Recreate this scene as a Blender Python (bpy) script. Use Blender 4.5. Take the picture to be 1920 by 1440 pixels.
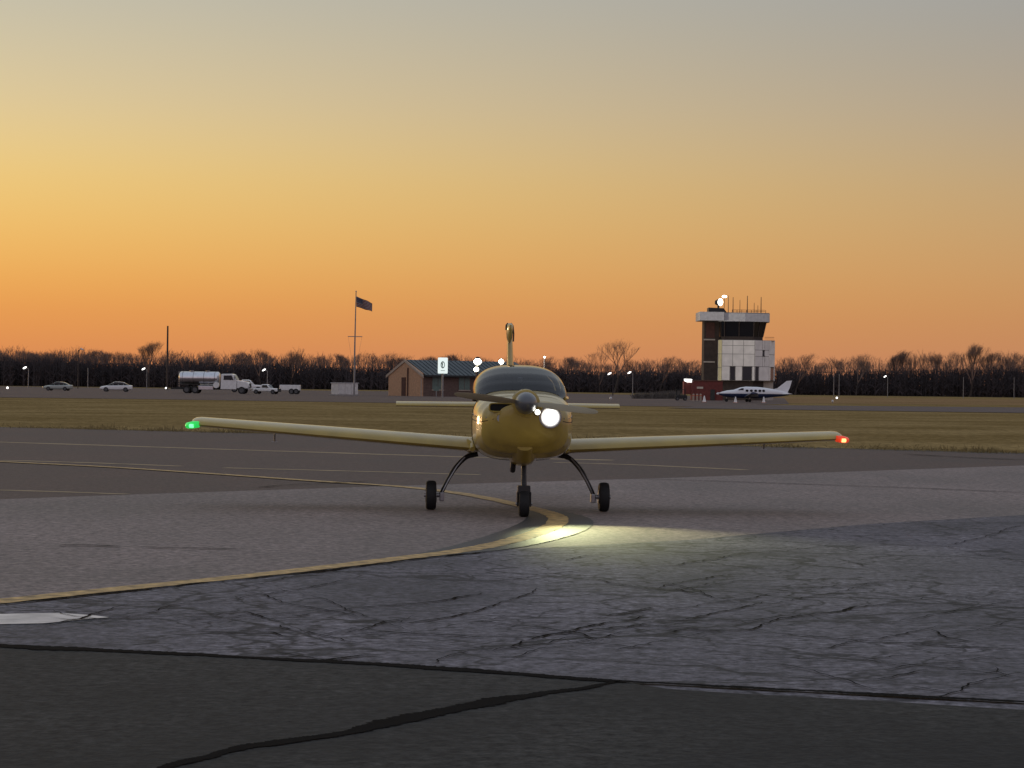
import bpy, math, random
from mathutils import Vector, Matrix, Euler
R = math.radians
random.seed(7)
for o in list(bpy.data.objects): bpy.data.objects.remove(o)
S = bpy.context.scene
COL = S.collection

# ------------------------------------------------------------------ camera
H, FP, ROLL, PITCH = 1.54, 4270.0, R(0.75), math.atan(4/4270)
cam_d = bpy.data.cameras.new('camera'); cam = bpy.data.objects.new('camera', cam_d); COL.objects.link(cam)
S.camera = cam
cam_d.sensor_width = 36; cam_d.lens = 36*FP/1920; cam_d.clip_start = .1; cam_d.clip_end = 8000
CROT = Matrix.Rotation(math.pi/2+PITCH, 3, 'X') @ Matrix.Rotation(ROLL, 3, 'Z')
cam.matrix_world = Matrix.Translation((0, 0, H)) @ CROT.to_4x4()
def ray(px, py): return CROT @ Vector((px-960, 720-py, -FP))
def gnd(px, py, z=0):
    d = ray(px, py); t = (z-H)/d.z; return Vector((d.x*t, d.y*t, z))
def at(px, py, depth):
    d = ray(px, py); t = depth/d.y; return Vector((d.x*t, depth, H+d.z*t))
def hor(px): return 724+(px-960)*math.tan(ROLL)

# ------------------------------------------------------------------ dusk sky
SUN_AZ, SUN_EL = R(-35), R(1.2)          # the sun has just gone, beyond the left edge of the frame
W = bpy.data.worlds.new('World'); S.world = W; W.use_nodes = True
nt = W.node_tree; N = nt.nodes; L = nt.links
for n in list(N): N.remove(n)
def lin(c):
    return tuple(((v/255)/12.92 if v/255 <= .04045 else ((v/255+.055)/1.055)**2.4) for v in c)
def nd(t, **k):
    n = N.new(t)
    for a, b in k.items(): setattr(n, a, b)
    return n
def math_(op, a, b=None, clamp=False):
    n = nd('ShaderNodeMath', operation=op, use_clamp=clamp)
    for i, v in enumerate((a, b)):
        if v is None: continue
        if isinstance(v, (int, float)): n.inputs[i].default_value = v
        else: L.new(v, n.inputs[i])
    return n.outputs[0]
tc = nd('ShaderNodeTexCoord'); sx = nd('ShaderNodeSeparateXYZ'); L.new(tc.outputs['Generated'], sx.inputs[0])
el = math_('MULTIPLY', math_('ARCSINE', math_('MAXIMUM', sx.outputs[2], 0.0)), 2/math.pi)
tt = math_('SQRT', el)
az = math_('ARCTAN2', sx.outputs[0], sx.outputs[1])
da = math_('ABSOLUTE', math_('SUBTRACT', az, SUN_AZ))
da = math_('MINIMUM', da, math_('SUBTRACT', 2*math.pi, da))
def sky_ramp(stops):
    n = nd('ShaderNodeValToRGB'); n.color_ramp.interpolation = 'B_SPLINE'
    r = n.color_ramp
    while len(r.elements) > 1: r.elements.remove(r.elements[-1])
    for i, (e, c) in enumerate(stops):
        p = math.sqrt(e/90)
        x = r.elements[0] if i == 0 else r.elements.new(p)
        x.position = p; x.color = (*lin(c), 1)
    L.new(tt, n.inputs[0]); return n.outputs[0]
HIGH = [(20, (178, 182, 186)), (45, (168, 175, 188)), (90, (156, 166, 186))]
rl = sky_ramp([(0, (218, 132, 86)), (.5, (226, 140, 82)), (1.7, (241, 158, 76)), (3, (251, 185, 90)), (5, (252, 214, 124)),
               (7, (235, 212, 160)), (9.7, (204, 199, 176))]+HIGH)
rr = sky_ramp([(0, (182, 126, 102)), (.5, (186, 129, 100)), (1.7, (188, 138, 95)), (3, (187, 144, 103)), (5, (176, 148, 117)),
               (7, (160, 147, 135)), (9.7, (145, 146, 147)), (20, (156, 164, 174))]+HIGH[1:])
ra = sky_ramp([(0, (140, 130, 146)), (5, (172, 150, 158)), (10, (186, 168, 172)), (20, (180, 176, 186))]+HIGH[1:])
def smooth(v, a, b):
    n = nd('ShaderNodeMapRange', interpolation_type='SMOOTHSTEP')
    n.inputs[1].default_value = a; n.inputs[2].default_value = b; L.new(v, n.inputs[0]); return n.outputs[0]
def mixc(f, a, b):
    n = nd('ShaderNodeMix', data_type='RGBA'); L.new(f, n.inputs[0]); L.new(a, n.inputs[6]); L.new(b, n.inputs[7]); return n.outputs[2]
sky = mixc(smooth(da, R(50), R(140)), mixc(smooth(da, R(4), R(66)), rl, rr), ra)
bg = nd('ShaderNodeBackground'); L.new(sky, bg.inputs[0]); bg.inputs[1].default_value = 1.0
wo = nd('ShaderNodeOutputWorld'); L.new(bg.outputs[0], wo.inputs[0])

sun_d = bpy.data.lights.new('sun', 'SUN'); sun = bpy.data.objects.new('sun', sun_d); COL.objects.link(sun)
sun_d.energy = .5; sun_d.angle = R(8); sun_d.color = (1, .62, .30)
sd = Vector((math.sin(SUN_AZ)*math.cos(SUN_EL), math.cos(SUN_AZ)*math.cos(SUN_EL), math.sin(SUN_EL)))
sun.rotation_euler = sd.to_track_quat('Z', 'Y').to_euler(); sun.location = (0, 0, 60)

S.view_settings.view_transform = 'Standard'; S.view_settings.look = 'None'
S.view_settings.exposure = 0; S.view_settings.gamma = 1; S.view_settings.use_curve_mapping = False
S.render.engine = 'CYCLES'

# ------------------------------------------------------------------ materials
M = {}
def mat(name, col, rough=.6, metal=0, var=.15, scale=3, bump=0, bscale=40, coat=0, emit=None, estr=0, spec=.5, trans=0, ior=1.5, col2=None, det=6):
    m = bpy.data.materials.new(name); m.use_nodes = True; t = m.node_tree; n = t.nodes; l = t.links
    b = n['Principled BSDF']
    b.inputs['Roughness'].default_value = rough; b.inputs['Metallic'].default_value = metal
    b.inputs['Coat Weight'].default_value = coat; b.inputs['Coat Roughness'].default_value = .06
    b.inputs['Specular IOR Level'].default_value = spec; b.inputs['Transmission Weight'].default_value = trans
    b.inputs['IOR'].default_value = ior
    c = n.new('ShaderNodeTexCoord')
    if var:
        z = n.new('ShaderNodeTexNoise'); z.inputs['Scale'].default_value = scale; z.inputs['Detail'].default_value = det
        l.new(c.outputs['Object'], z.inputs['Vector'])
        r = n.new('ShaderNodeValToRGB'); l.new(z.outputs[0], r.inputs[0])
        r.color_ramp.elements[0].position = .3; r.color_ramp.elements[1].position = .72
        lo = tuple(max(0, x*(1-var)) for x in col); hi = col2 or tuple(min(1, x*(1+var)) for x in col)
        r.color_ramp.elements[0].color = (*lo, 1); r.color_ramp.elements[1].color = (*hi, 1)
        l.new(r.outputs[0], b.inputs['Base Color'])
    else: b.inputs['Base Color'].default_value = (*col, 1)
    if bump:
        z = n.new('ShaderNodeTexNoise'); z.inputs['Scale'].default_value = bscale; z.inputs['Detail'].default_value = 4
        l.new(c.outputs['Object'], z.inputs['Vector'])
        k = n.new('ShaderNodeBump'); k.inputs['Strength'].default_value = bump; k.inputs['Distance'].default_value = .01
        l.new(z.outputs[0], k.inputs['Height']); l.new(k.outputs[0], b.inputs['Normal'])
    if emit: b.inputs['Emission Color'].default_value = (*emit, 1); b.inputs['Emission Strength'].default_value = estr
    M[name] = m; return m

def tinted_glass(name, tint, ior=1.5):
    m = bpy.data.materials.new(name); m.use_nodes = True; t = m.node_tree; n = t.nodes; l = t.links
    for x in list(n): n.remove(x)
    o = n.new('ShaderNodeOutputMaterial'); mx = n.new('ShaderNodeMixShader'); fr = n.new('ShaderNodeFresnel'); fr.inputs[0].default_value = ior
    a = n.new('ShaderNodeBsdfTransparent'); a.inputs[0].default_value = (*tint, 1); g = n.new('ShaderNodeBsdfGlossy'); g.inputs['Roughness'].default_value = .05
    l.new(fr.outputs[0], mx.inputs[0]); l.new(a.outputs[0], mx.inputs[1]); l.new(g.outputs[0], mx.inputs[2]); l.new(mx.outputs[0], o.inputs[0]); M[name] = m
def pavement(name, ca, cb, big=.25, grain=55, bump=.5, rough=.8, crack=0, crack_scale=.55, speck=.25, streak=(1, .25), spec=.3):
    """asphalt: broad blotches, streaks along the sweep of the wheels, aggregate grain, optional fine cracks"""
    m = bpy.data.materials.new(name); m.use_nodes = True; t = m.node_tree; n = t.nodes; l = t.links; b = n['Principled BSDF']
    c = n.new('ShaderNodeTexCoord').outputs['Object']
    def noise(sc, det=6, vec=c, dist=0, rgh=.55):
        z = n.new('ShaderNodeTexNoise'); z.inputs['Scale'].default_value = sc; z.inputs['Detail'].default_value = det
        z.inputs['Distortion'].default_value = dist; z.inputs['Roughness'].default_value = rgh; l.new(vec, z.inputs['Vector']); return z.outputs[0]
    mp = n.new('ShaderNodeMapping'); mp.inputs['Scale'].default_value = (streak[0], streak[1], 1); mp.inputs['Rotation'].default_value = (0, 0, R(60)); l.new(c, mp.inputs[0])
    def mth(op, a, bb):
        k = n.new('ShaderNodeMath'); k.operation = op
        for i, v in enumerate((a, bb)):
            if isinstance(v, (int, float)): k.inputs[i].default_value = v
            else: l.new(v, k.inputs[i])
        return k.outputs[0]
    def rng(v, a, bb, x=0, y=1):
        k = n.new('ShaderNodeMapRange'); l.new(v, k.inputs[0]); k.inputs[1].default_value = a; k.inputs[2].default_value = bb; k.inputs[3].default_value = x; k.inputs[4].default_value = y; return k.outputs[0]
    f = mth('ADD', mth('MULTIPLY', rng(noise(big, 8, c, .4), .35, .65), .55), mth('MULTIPLY', rng(noise(.6, 6, mp.outputs[0]), .35, .65), .45))
    mx = n.new('ShaderNodeMix'); mx.data_type = 'RGBA'; l.new(f, mx.inputs[0]); mx.inputs[6].default_value = (*ca, 1); mx.inputs[7].default_value = (*cb, 1)
    g = rng(noise(grain, 3, c, 0, .7), .3, .7, 1-speck, 1+speck)
    g2 = rng(noise(7, 6, c, 0, .75), .32, .68, 1-speck*.7, 1+speck*.7)
    mul = mth('MULTIPLY', g, g2)
    if crack:
        wv = n.new('ShaderNodeVectorMath'); wv.operation = 'ADD'
        nz = n.new('ShaderNodeTexNoise'); nz.inputs['Scale'].default_value = 1.3; nz.inputs['Detail'].default_value = 5; l.new(c, nz.inputs['Vector'])
        sc = n.new('ShaderNodeVectorMath'); sc.operation = 'SCALE'; sc.inputs['Scale'].default_value = 1.1; l.new(nz.outputs['Color'], sc.inputs[0])
        l.new(c, wv.inputs[0]); l.new(sc.outputs[0], wv.inputs[1])
        for s_, wd in ((crack_scale, .020), (crack_scale*2.3, .028), (crack_scale*.4, .012)):
            v = n.new('ShaderNodeTexVoronoi'); v.feature = 'DISTANCE_TO_EDGE'; v.inputs['Scale'].default_value = s_; l.new(wv.outputs[0], v.inputs['Vector'])
            ln = rng(v.outputs['Distance'], wd*.25, wd, 0, 1)
            k = rng(noise(.5 if s_ == crack_scale else .33), .36, .50, 1, 0)
            ln = mth('MAXIMUM', ln, k)
            mul = mth('MULTIPLY', mul, rng(ln, 0, 1, 1-crack, 1))
    vm = n.new('ShaderNodeVectorMath'); vm.operation = 'SCALE'; l.new(mx.outputs[2], vm.inputs[0]); l.new(mul, vm.inputs['Scale'])
    l.new(vm.outputs[0], b.inputs['Base Color'])
    l.new(rng(f, 0, 1, rough-.08, rough+.08), b.inputs['Roughness'])
    b.inputs['Specular IOR Level'].default_value = spec
    k = n.new('ShaderNodeBump'); k.inputs['Strength'].default_value = bump; k.inputs['Distance'].default_value = .006
    l.new(noise(grain*1.4, 3), k.inputs['Height']); l.new(k.outputs[0], b.inputs['Normal'])
    M[name] = m; return m

pavement('brown_asphalt', (.070, .047, .038), (.118, .082, .067), rough=.78, speck=.45, grain=20, spec=.3)
pavement('grey_asphalt', (.125, .098, .088), (.245, .194, .176), rough=.74, speck=.6, grain=16, spec=.45, bump=.8)
pavement('blue_asphalt', (.050, .047, .056), (.178, .165, .182), rough=.78, crack=.72, speck=.7, grain=15, big=.5, spec=.3, bump=.7)
pavement('new_asphalt', (.006, .006, .0065), (.044, .043, .039), big=.8, rough=.82, speck=.7, grain=16, spec=.2, bump=.7)
pavement('far_asphalt', (.105, .074, .062), (.155, .112, .095), big=.05, spec=.1)
pavement('strip_asphalt', (.115, .088, .08), (.145, .112, .10), big=.05, spec=.1)
pavement('grass', (.175, .118, .045), (.33, .235, .105), big=.13, grain=3, bump=1, rough=.95, speck=.45, streak=(.05, .25), spec=0)
pavement('dry_grass', (.22, .14, .068), (.33, .215, .108), big=.04, grain=2, bump=1, rough=.95, speck=.35, streak=(.05, .2), spec=0)
mat('edge_dark', (.055, .045, .03), .95, var=.4, scale=2)
mat('yellow_line', (.46, .30, .11), .66, var=.62, scale=9, bump=.4, bscale=60)
mat('pale_line', (.30, .22, .12), .8, var=.3, scale=2)
mat('black_paint', (.03, .03, .03), .58, var=.3, scale=6, bump=.25, bscale=70)
mat('white_paint', (.66, .60, .54), .7, var=.32, scale=4, det=10)
mat('crack_fill', (.004, .004, .0045), .95, var=.3, scale=8, spec=.05)
mat('pale_concrete', (.30, .28, .27), .85, var=.2, scale=3)
mat('yellow_skin', (.40, .285, .045), .40, var=.16, scale=3, coat=.75)
mat('black_rubber', (.012, .012, .013), .75, var=.2, scale=30)
mat('black_paint_metal', (.02, .02, .022), .4, var=.2, scale=10)
mat('grey_metal', (.35, .35, .36), .35, metal=.8, var=.15, scale=12)
mat('dark_void', (.006, .006, .006), .9, var=0)
mat('spinner_grey', (.10, .105, .115), .33, metal=.2, var=.1, coat=.5)
tinted_glass('canopy_glass', (.42, .44, .50))
mat('leather', (.03, .028, .03), .7, var=.2)
mat('landing_lamp', (1, 1, 1), .3, var=0, emit=(1, .98, .93), estr=30)
mat('small_lamp', (1, 1, 1), .3, var=0, emit=(1, .95, .8), estr=6)
mat('green_lamp', (.02, .3, .06), .15, var=0, emit=(.03, .9, .14), estr=.6)
mat('green_core', (.3, 1, .5), .15, var=0, emit=(.15, 1, .32), estr=1.6)
mat('red_lamp', (.4, .03, .01), .15, var=0, emit=(1, .07, .02), estr=.5)
mat('red_core', (1, .4, .2), .15, var=0, emit=(1, .22, .07), estr=5)
mat('floodlight', (1, 1, 1), .3, var=0, emit=(1, .90, .70), estr=14)
mat('street_lamp_white', (1, 1, 1), .3, var=0, emit=(1, .97, .92), estr=3)
mat('dim_glass', (.6, .6, .6), .3, var=.1)
mat('bark', (.05, .038, .034), .9, var=.3, scale=1)
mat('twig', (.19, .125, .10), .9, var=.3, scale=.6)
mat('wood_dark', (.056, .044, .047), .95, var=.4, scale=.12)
mat('rim_dark', (.10, .10, .105), .5, metal=.3, var=.2)
mat('pole_grey', (.26, .25, .25), .5, metal=.3, var=.15)
mat('pole_dark', (.05, .035, .03), .7, var=.15)
mat('car_green', (.36, .40, .37), .3, var=.05, coat=.8)
mat('car_silver', (.76, .76, .76), .3, var=.05, coat=.8)
mat('truck_white', (.80, .80, .79), .4, var=.08, coat=.5)
mat('truck_grey', (.33, .33, .34), .5, var=.15)
mat('polished_tank', (.72, .72, .74), .28, metal=1, var=.12, scale=2)
mat('dark_glass', (.012, .013, .017), .08, var=0, spec=.6)
mat('chassis', (.02, .02, .02), .7, var=.3)
mat('tan_brick', (.50, .30, .18), .9, var=.2, scale=4)
mat('dark_brick', (.13, .085, .07), .9, var=.25, scale=4)
mat('teal_roof', (.06, .078, .085), .45, metal=.2, var=.12, scale=1)
mat('brown_door', (.075, .03, .022), .7, var=.2)
mat('teal_blind', (.12, .17, .15), .5, var=.2)
mat('trim', (.42, .34, .27), .8, var=.15)
mat('sign_face', (.9, .95, .93), .5, var=0, emit=(.82, .95, .90), estr=.75)
mat('sign_green', (.02, .09, .06), .5, var=.1)
mat('cabinet', (.62, .60, .58), .6, var=.15)
mat('tower_white', (.80, .77, .73), .75, var=.10, scale=1.2)
mat('tower_joint', (.33, .31, .29), .9, var=.1)
mat('tower_brown', (.045, .033, .027), .85, var=.25, scale=2)
mat('tower_roof', (.55, .55, .56), .7, var=.12)
mat('tower_ledge', (.42, .38, .33), .8, var=.15)
mat('red_brick', (.11, .022, .02), .85, var=.2, scale=3)
mat('jet_white', (.82, .83, .85), .35, var=.04, coat=.6)
mat('jet_blue', (.018, .035, .095), .35, var=.1, coat=.6)
mat('shrub', (.15, .13, .115), .9, var=.3)
mat('orange_plastic', (.55, .15, .06), .6, var=.1)

# ------------------------------------------------------------------ mesh helpers
class MB:
    def __init__(s): s.v = []; s.f = []
    def add(s, v, f):
        b = len(s.v); s.v += [tuple(x) for x in v]; s.f += [tuple(i+b for i in q) for q in f]; return s
    def box(s, x0, x1, y0, y1, z0, z1):
        v = [(x, y, z) for z in (z0, z1) for y in (y0, y1) for x in (x0, x1)]
        return s.add(v, [(0, 2, 3, 1), (4, 5, 7, 6), (0, 1, 5, 4), (2, 6, 7, 3), (0, 4, 6, 2), (1, 3, 7, 5)])
    def tube(s, pts, rad, n=8, cap=True, flat=None):
        pts = [Vector(p) for p in pts]
        if isinstance(rad, (int, float)): rad = [rad]*len(pts)
        v = []; f = []; pu = None
        for i, p in enumerate(pts):
            d = (pts[min(i+1, len(pts)-1)]-pts[max(i-1, 0)]).normalized()
            if pu is None: pu = d.orthogonal().normalized() if flat is None else Vector(flat)
            u = (pu-d*pu.dot(d)).normalized(); w = d.cross(u); pu = u
            ra, rb = rad[i] if isinstance(rad[i], tuple) else (rad[i], rad[i])
            for k in range(n):
                a = 2*math.pi*k/n; v.append(p+u*ra*math.cos(a)+w*rb*math.sin(a))
        m = len(pts)
        for i in range(m-1):
            for k in range(n): f.append((i*n+k, i*n+(k+1) % n, (i+1)*n+(k+1) % n, (i+1)*n+k))
        if cap: f.append(tuple(range(n-1, -1, -1))); f.append(tuple(range((m-1)*n, m*n)))
        return s.add(v, f)
    def rings(s, rings, cap=True, closed=True):
        n = len(rings[0]); v = [p for r in rings for p in r]; f = []
        for i in range(len(rings)-1):
            for k in range(n if closed else n-1): f.append((i*n+k, i*n+(k+1) % n, (i+1)*n+(k+1) % n, (i+1)*n+k))
        if cap: f.append(tuple(range(n-1, -1, -1))); f.append(tuple(range((len(rings)-1)*n, len(rings)*n)))
        return s.add(v, f)
    def prism(s, poly, z0, z1):
        n = len(poly); v = [(x, y, z0) for x, y in poly]+[(x, y, z1) for x, y in poly]
        return s.add(v, [tuple(range(n-1, -1, -1)), tuple(range(n, 2*n))]+[(k, (k+1) % n, n+(k+1) % n, n+k) for k in range(n)])
    def build(s, name, m, parent=None, smooth=False, bevel=0, sub=0):
        me = bpy.data.meshes.new(name); me.from_pydata(s.v, [], s.f); me.materials.append(M[m] if isinstance(m, str) else m)
        import bmesh
        b = bmesh.new(); b.from_mesh(me); bmesh.ops.recalc_face_normals(b, faces=b.faces); b.to_mesh(me); b.free()
        if smooth:
            for p in me.polygons: p.use_smooth = True
        o = bpy.data.objects.new(name, me); COL.objects.link(o); o.parent = parent
        if bevel:
            q = o.modifiers.new('bevel', 'BEVEL'); q.width = bevel; q.segments = 2; q.limit_method = 'ANGLE'
        if smooth:
            try: me.set_sharp_from_angle(angle=R(42))
            except Exception: pass
        return o
def part(name, m, parent, fn, **k):
    b = MB(); fn(b); return b.build(name, m, parent, **k)
def tag(o, label=None, cat=None, group=None, kind=None):
    if label: o['label'] = label
    if cat: o['category'] = cat
    if group: o['group'] = group
    if kind: o['kind'] = kind
    return o
def empty(name, loc, rz=0, label=None, cat=None, group=None):
    o = bpy.data.objects.new(name, None); COL.objects.link(o); o.location = loc; o.rotation_euler = (0, 0, rz); o.empty_display_size = .1
    return tag(o, label, cat, group)
def copy_tree(o, parent=None):
    c = o.copy(); COL.objects.link(c); c.parent = parent
    for ch in [x for x in bpy.data.objects if x.parent == o]: copy_tree(ch, c)
    return c
def sheet(name, poly, m, z, kind='structure', parent=None):
    me = bpy.data.meshes.new(name); me.from_pydata([(p[0], p[1], z) for p in poly], [], [tuple(range(len(poly)))])
    me.materials.append(M[m]); o = bpy.data.objects.new(name, me); COL.objects.link(o); o.parent = parent
    if me.polygons[0].normal.z < 0: me.flip_normals()
    if not parent: o['kind'] = kind
    return o
def spline(pts, per=10):
    pts = [Vector(p) for p in pts]; out = []
    q = [pts[0]*2-pts[1]]+pts+[pts[-1]*2-pts[-2]]
    for i in range(1, len(q)-2):
        a, b, c, d = q[i-1:i+3]
        for k in range(per):
            t = k/per; out.append(.5*((2*b)+(c-a)*t+(2*a-5*b+4*c-d)*t*t+(3*b-a-3*c+d)*t**3))
    out.append(q[-2]); return out
def ribbon(name, pts, width, m, z, off=0, rag=0, parent=None, kind='structure'):
    """flat strip along pts (world xy); width number or function of 0..1; rag = uneven edges"""
    v = []; f = []; n = len(pts)
    for i, p in enumerate(pts):
        d = (pts[min(i+1, n-1)]-pts[max(i-1, 0)]); d.z = 0; d.normalize(); nn = Vector((-d.y, d.x, 0))
        w = (width(i/(n-1)) if callable(width) else width)/2; c = p+nn*off
        w1 = w*(1+random.uniform(-rag, rag)); w2 = w*(1+random.uniform(-rag, rag))
        v += [(c+nn*w1).to_tuple()[:2]+(z,), (c-nn*w2).to_tuple()[:2]+(z,)]
        if i: f.append((2*i-2, 2*i-1, 2*i+1, 2*i))
    me = bpy.data.meshes.new(name); me.from_pydata(v, [], f); me.materials.append(M[m])
    if me.polygons and me.polygons[0].normal.z < 0: me.flip_normals()
    o = bpy.data.objects.new(name, me); COL.objects.link(o); o.parent = parent
    if not parent: o['kind'] = kind
    return o

# ------------------------------------------------------------------ ground
ZG, ZT, ZC, ZB, ZM, ZK = -.05, -.012, -.008, -.004, 0.0, .004
def G(*pp): return [gnd(*p) for p in pp]
sheet('grass_field', [(-3500, -200), (3500, -200), (3500, 5000), (-3500, 5000)], 'grass', ZG)
# far pavements and the dry verge beyond them
sheet('dry_grass_verge', G((1040, 744), (1480, 755.5), (2150, 761), (2400, 755), (1040, 738)) , 'dry_grass', ZG+.012)
far = sheet('far_apron', G((-900, 733), (-200, 742), (300, 748), (760, 755), (1300, 762), (1480, 757), (1470, 746), (1000, 736), (600, 732), (0, 724), (-500, 718)), 'far_asphalt', ZG+.02)
sheet('far_taxiway_strip', G((1380, 758.5), (2300, 767), (2300, 775), (1920, 773.5), (1250, 764.5)), 'strip_asphalt', ZG+.028)
# near pavements
e0, e1 = gnd(-900, 790), gnd(2500, 856)
EDGE = [gnd(x, y) for x, y in ((-900, 782), (0, 800.5), (480, 812), (1000, 827), (1400, 836.5), (1920, 850), (2600, 868))]
tax = sheet('taxiway', EDGE+[Vector((60, -40, 0)), Vector((-60, -40, 0))], 'brown_asphalt', ZT)
CE = [gnd(x, y) for x, y in ((-900, 962), (0, 935), (250, 926), (740, 910), (1260, 895), (1920, 872), (2700, 846))]
con = sheet('grey_apron', CE+[Vector((50, -30, 0)), Vector((-50, -30, 0))], 'grey_asphalt', ZC)
YL = [(-700, 828), (-200, 853), (0, 865), (200, 875), (400, 888), (600, 902), (740, 911), (850, 923), (930, 937), (990, 951), (1030, 962), (1047, 972), (1038, 985),
      (1000, 1001), (930, 1020), (850, 1034), (720, 1050), (560, 1069), (380, 1088), (200, 1106), (0, 1127), (-300, 1160), (-700, 1206)]
CB = [(-700, 1210), (-300, 1164), (0, 1131), (200, 1110), (380, 1092), (560, 1073), (720, 1054), (850, 1039), (960, 1029), (1100, 1022), (1300, 1011), (1420, 1000), (1640, 981), (1920, 965), (2700, 935)]
crk = sheet('cracked_apron', [gnd(*p) for p in CB]+[Vector((40, -20, 0)), Vector((-40, -20, 0))], 'blue_asphalt', ZB)
FJ = [(-600, 1178), (0, 1212), (240, 1222), (500, 1236), (760, 1250), (960, 1264), (1160, 1278), (1400, 1291), (1640, 1304), (1920, 1318), (2500, 1346)]
fro = sheet('dark_apron', [gnd(*p) for p in FJ[:7]]+[gnd(x, y) for x, y in ((1250, 1292), (1400, 1302), (1500, 1307), (1700, 1318), (1920, 1332), (2500, 1364))]+[Vector((16, -6, 0)), Vector((-16, -6, 0))], 'new_asphalt', ZM+.002)
ribbon('dark_edge', [p for p in EDGE[3:]], .9, 'edge_dark', ZT+.002, off=.3)  # dark strip where the grass meets the taxiway
ribbon('dark_edge', [p for p in EDGE[:4]], .35, 'edge_dark', ZT+.002, off=.2)
# painted lines
yl = spline([gnd(*p) for p in YL], 10)
ribbon('yellow_taxi_line', yl, .24, 'yellow_line', ZM, rag=.10, parent=None)
i0, i1 = 9*10+2, 15*10+5
bw = lambda t: .03+.27*math.sin(math.pi*min(1, max(0, t)))**.8
for sgn in (-1, 1):
    seg = yl[i0:i1]
    n = len(seg); pts = []
    for i, p in enumerate(seg):
        d = seg[min(i+1, n-1)]-seg[max(i-1, 0)]; d.normalize(); nn = Vector((-d.y, d.x, 0)); pts.append(p+nn*sgn*(.124+bw(i/(n-1))/2))
    ribbon('black_line_border', pts, bw, 'black_paint', ZM-.001, rag=.03)
for nm, pl, w in (('faint_taxi_line', ((-600, 811), (0, 828), (400, 841), (880, 856), (1150, 862)), .50),
                  ('faint_taxi_line', ((420, 876), (650, 882), (900, 889)), .28),
                  ('faint_taxi_line', ((-500, 905), (0, 917.5), (240, 925)), .2),
                  ('faint_taxi_line', ((0, 862), (150, 866), (340, 873)), .30),
                  ('faint_taxi_line', ((1040, 866), (1200, 871), (1400, 880)), .34)):
    ribbon(nm, spline([gnd(*p) for p in pl], 8), w, 'pale_line', ZT+.003, rag=.3)
white = sheet('white_paint_patch', [gnd(x, y) for x, y in ((-300, 1156), (0, 1151), (70, 1149.5), (110, 1149), (150, 1151.5), (180, 1154), (206, 1157.5), (170, 1160), (120, 1165), (80, 1168.5), (0, 1170), (-300, 1172))], 'white_paint', ZM)

# cracks, traced and laid as real strips in the joints
def crack(parent, pl, w, z, j=.03, per=46, rag=.6):
    """a crack wanders and swells along its traced course"""
    base = spline([gnd(*p) for p in pl], per); n = len(base); out = []; ph = [random.uniform(0, 6.28) for _ in range(8)]; run = 0
    wid = []
    for i, p in enumerate(base):
        if i: run += (p-base[i-1]).length
        a = sum(math.sin(run*f_+ph[q])/f_**.6 for q, f_ in enumerate((1.7, 5.3, 13.1, 29.))); c = sum(math.cos(run*f_*1.13+ph[q+4])/f_**.6 for q, f_ in enumerate((1.9, 6.1, 14.3, 31.)))
        out.append(p+Vector((a, c, 0))*j*1.1)
        wid.append(max(.25, 1+rag*.55*(math.sin(run*2.3+ph[2])+.6*math.sin(run*7.7+ph[5])))*min(1, .25+6*min(i, n-1-i)/n))
    f_ = lambda t: (w(t) if callable(w) else w)*wid[min(n-1, int(round(t*(n-1))))]
    return ribbon('crack', out, f_, 'crack_fill', z, rag=.22, parent=parent)
crack(crk, FJ, lambda t: .15-.09*t, ZK+.002, j=.018, rag=.4)
crack(fro, ((300, 1448), (345, 1432), (430, 1413), (500, 1397), (600, 1382), (700, 1363), (800, 1341), (900, 1320), (1000, 1304), (1090, 1292), (1168, 1278)), lambda t: .085+.04*math.sin(3*t), ZK+.002, j=.03, rag=.5)
for pl, w in (
    (((935, 1222), (960, 1214), (1010, 1198), (1060, 1190), (1150, 1176), (1230, 1173), (1370, 1182), (1450, 1164), (1560, 1150), (1640, 1136), (1720, 1133), (1920, 1139)), .05),
    (((1370, 1182), (1460, 1190), (1560, 1198), (1650, 1203), (1720, 1207), (1800, 1212), (1920, 1218)), .045),
    (((960, 1165), (1050, 1169), (1140, 1175)), .03),
    (((1080, 1205), (1140, 1210), (1200, 1215), (1300, 1216)), .035),
    (((1762, 1308), (1800, 1296), (1840, 1282), (1920, 1262)), .035),
    (((1780, 1262), (1820, 1264), (1868, 1258), (1880, 1250)), .03),
    (((812, 1243), (850, 1230), (900, 1221), (960, 1214)), .022),
    (((300, 1187), (420, 1181), (520, 1177), (560, 1176)), .022),
    (((300, 1208), (420, 1206), (560, 1205), (700, 1205), (850, 1209)), .022),
    (((596, 1243), (640, 1234), (690, 1229)), .07),
    (((520, 1172), (560, 1180), (610, 1191), (665, 1203), (720, 1209)), .035),
    (((310, 1165), (430, 1158), (540, 1150), (700, 1138), (790, 1130), (850, 1121), (905, 1113)), .045),
    (((560, 1176), (700, 1186), (800, 1188), (960, 1192)), .02),
    (((1000, 1080), (1100, 1070), (1250, 1060), (1400, 1040), (1560, 1022)), .03),
    (((1200, 1108), (1290, 1090), (1330, 1084), (1372, 1077)), .035),
    (((1420, 1112), (1480, 1105), (1600, 1096), (1730, 1087)), .03),
    (((600, 1088), (760, 1084), (900, 1090), (1000, 1080)), .025),
    (((1640, 1136), (1760, 1120), (1920, 1108)), .018),
    (((1500, 1240), (1620, 1236), (1700, 1228), (1920, 1232)), .02),
    (((1300, 1216), (1400, 1228), (1480, 1230)), .02),
    ): crack(crk, pl, w*.42, ZK, j=.045)
def cb_y(x):
    for a, b in zip(CB, CB[1:]):
        if a[0] <= x <= b[0]: return a[1]+(b[1]-a[1])*(x-a[0])/(b[0]-a[0])
    return 1000
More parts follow.
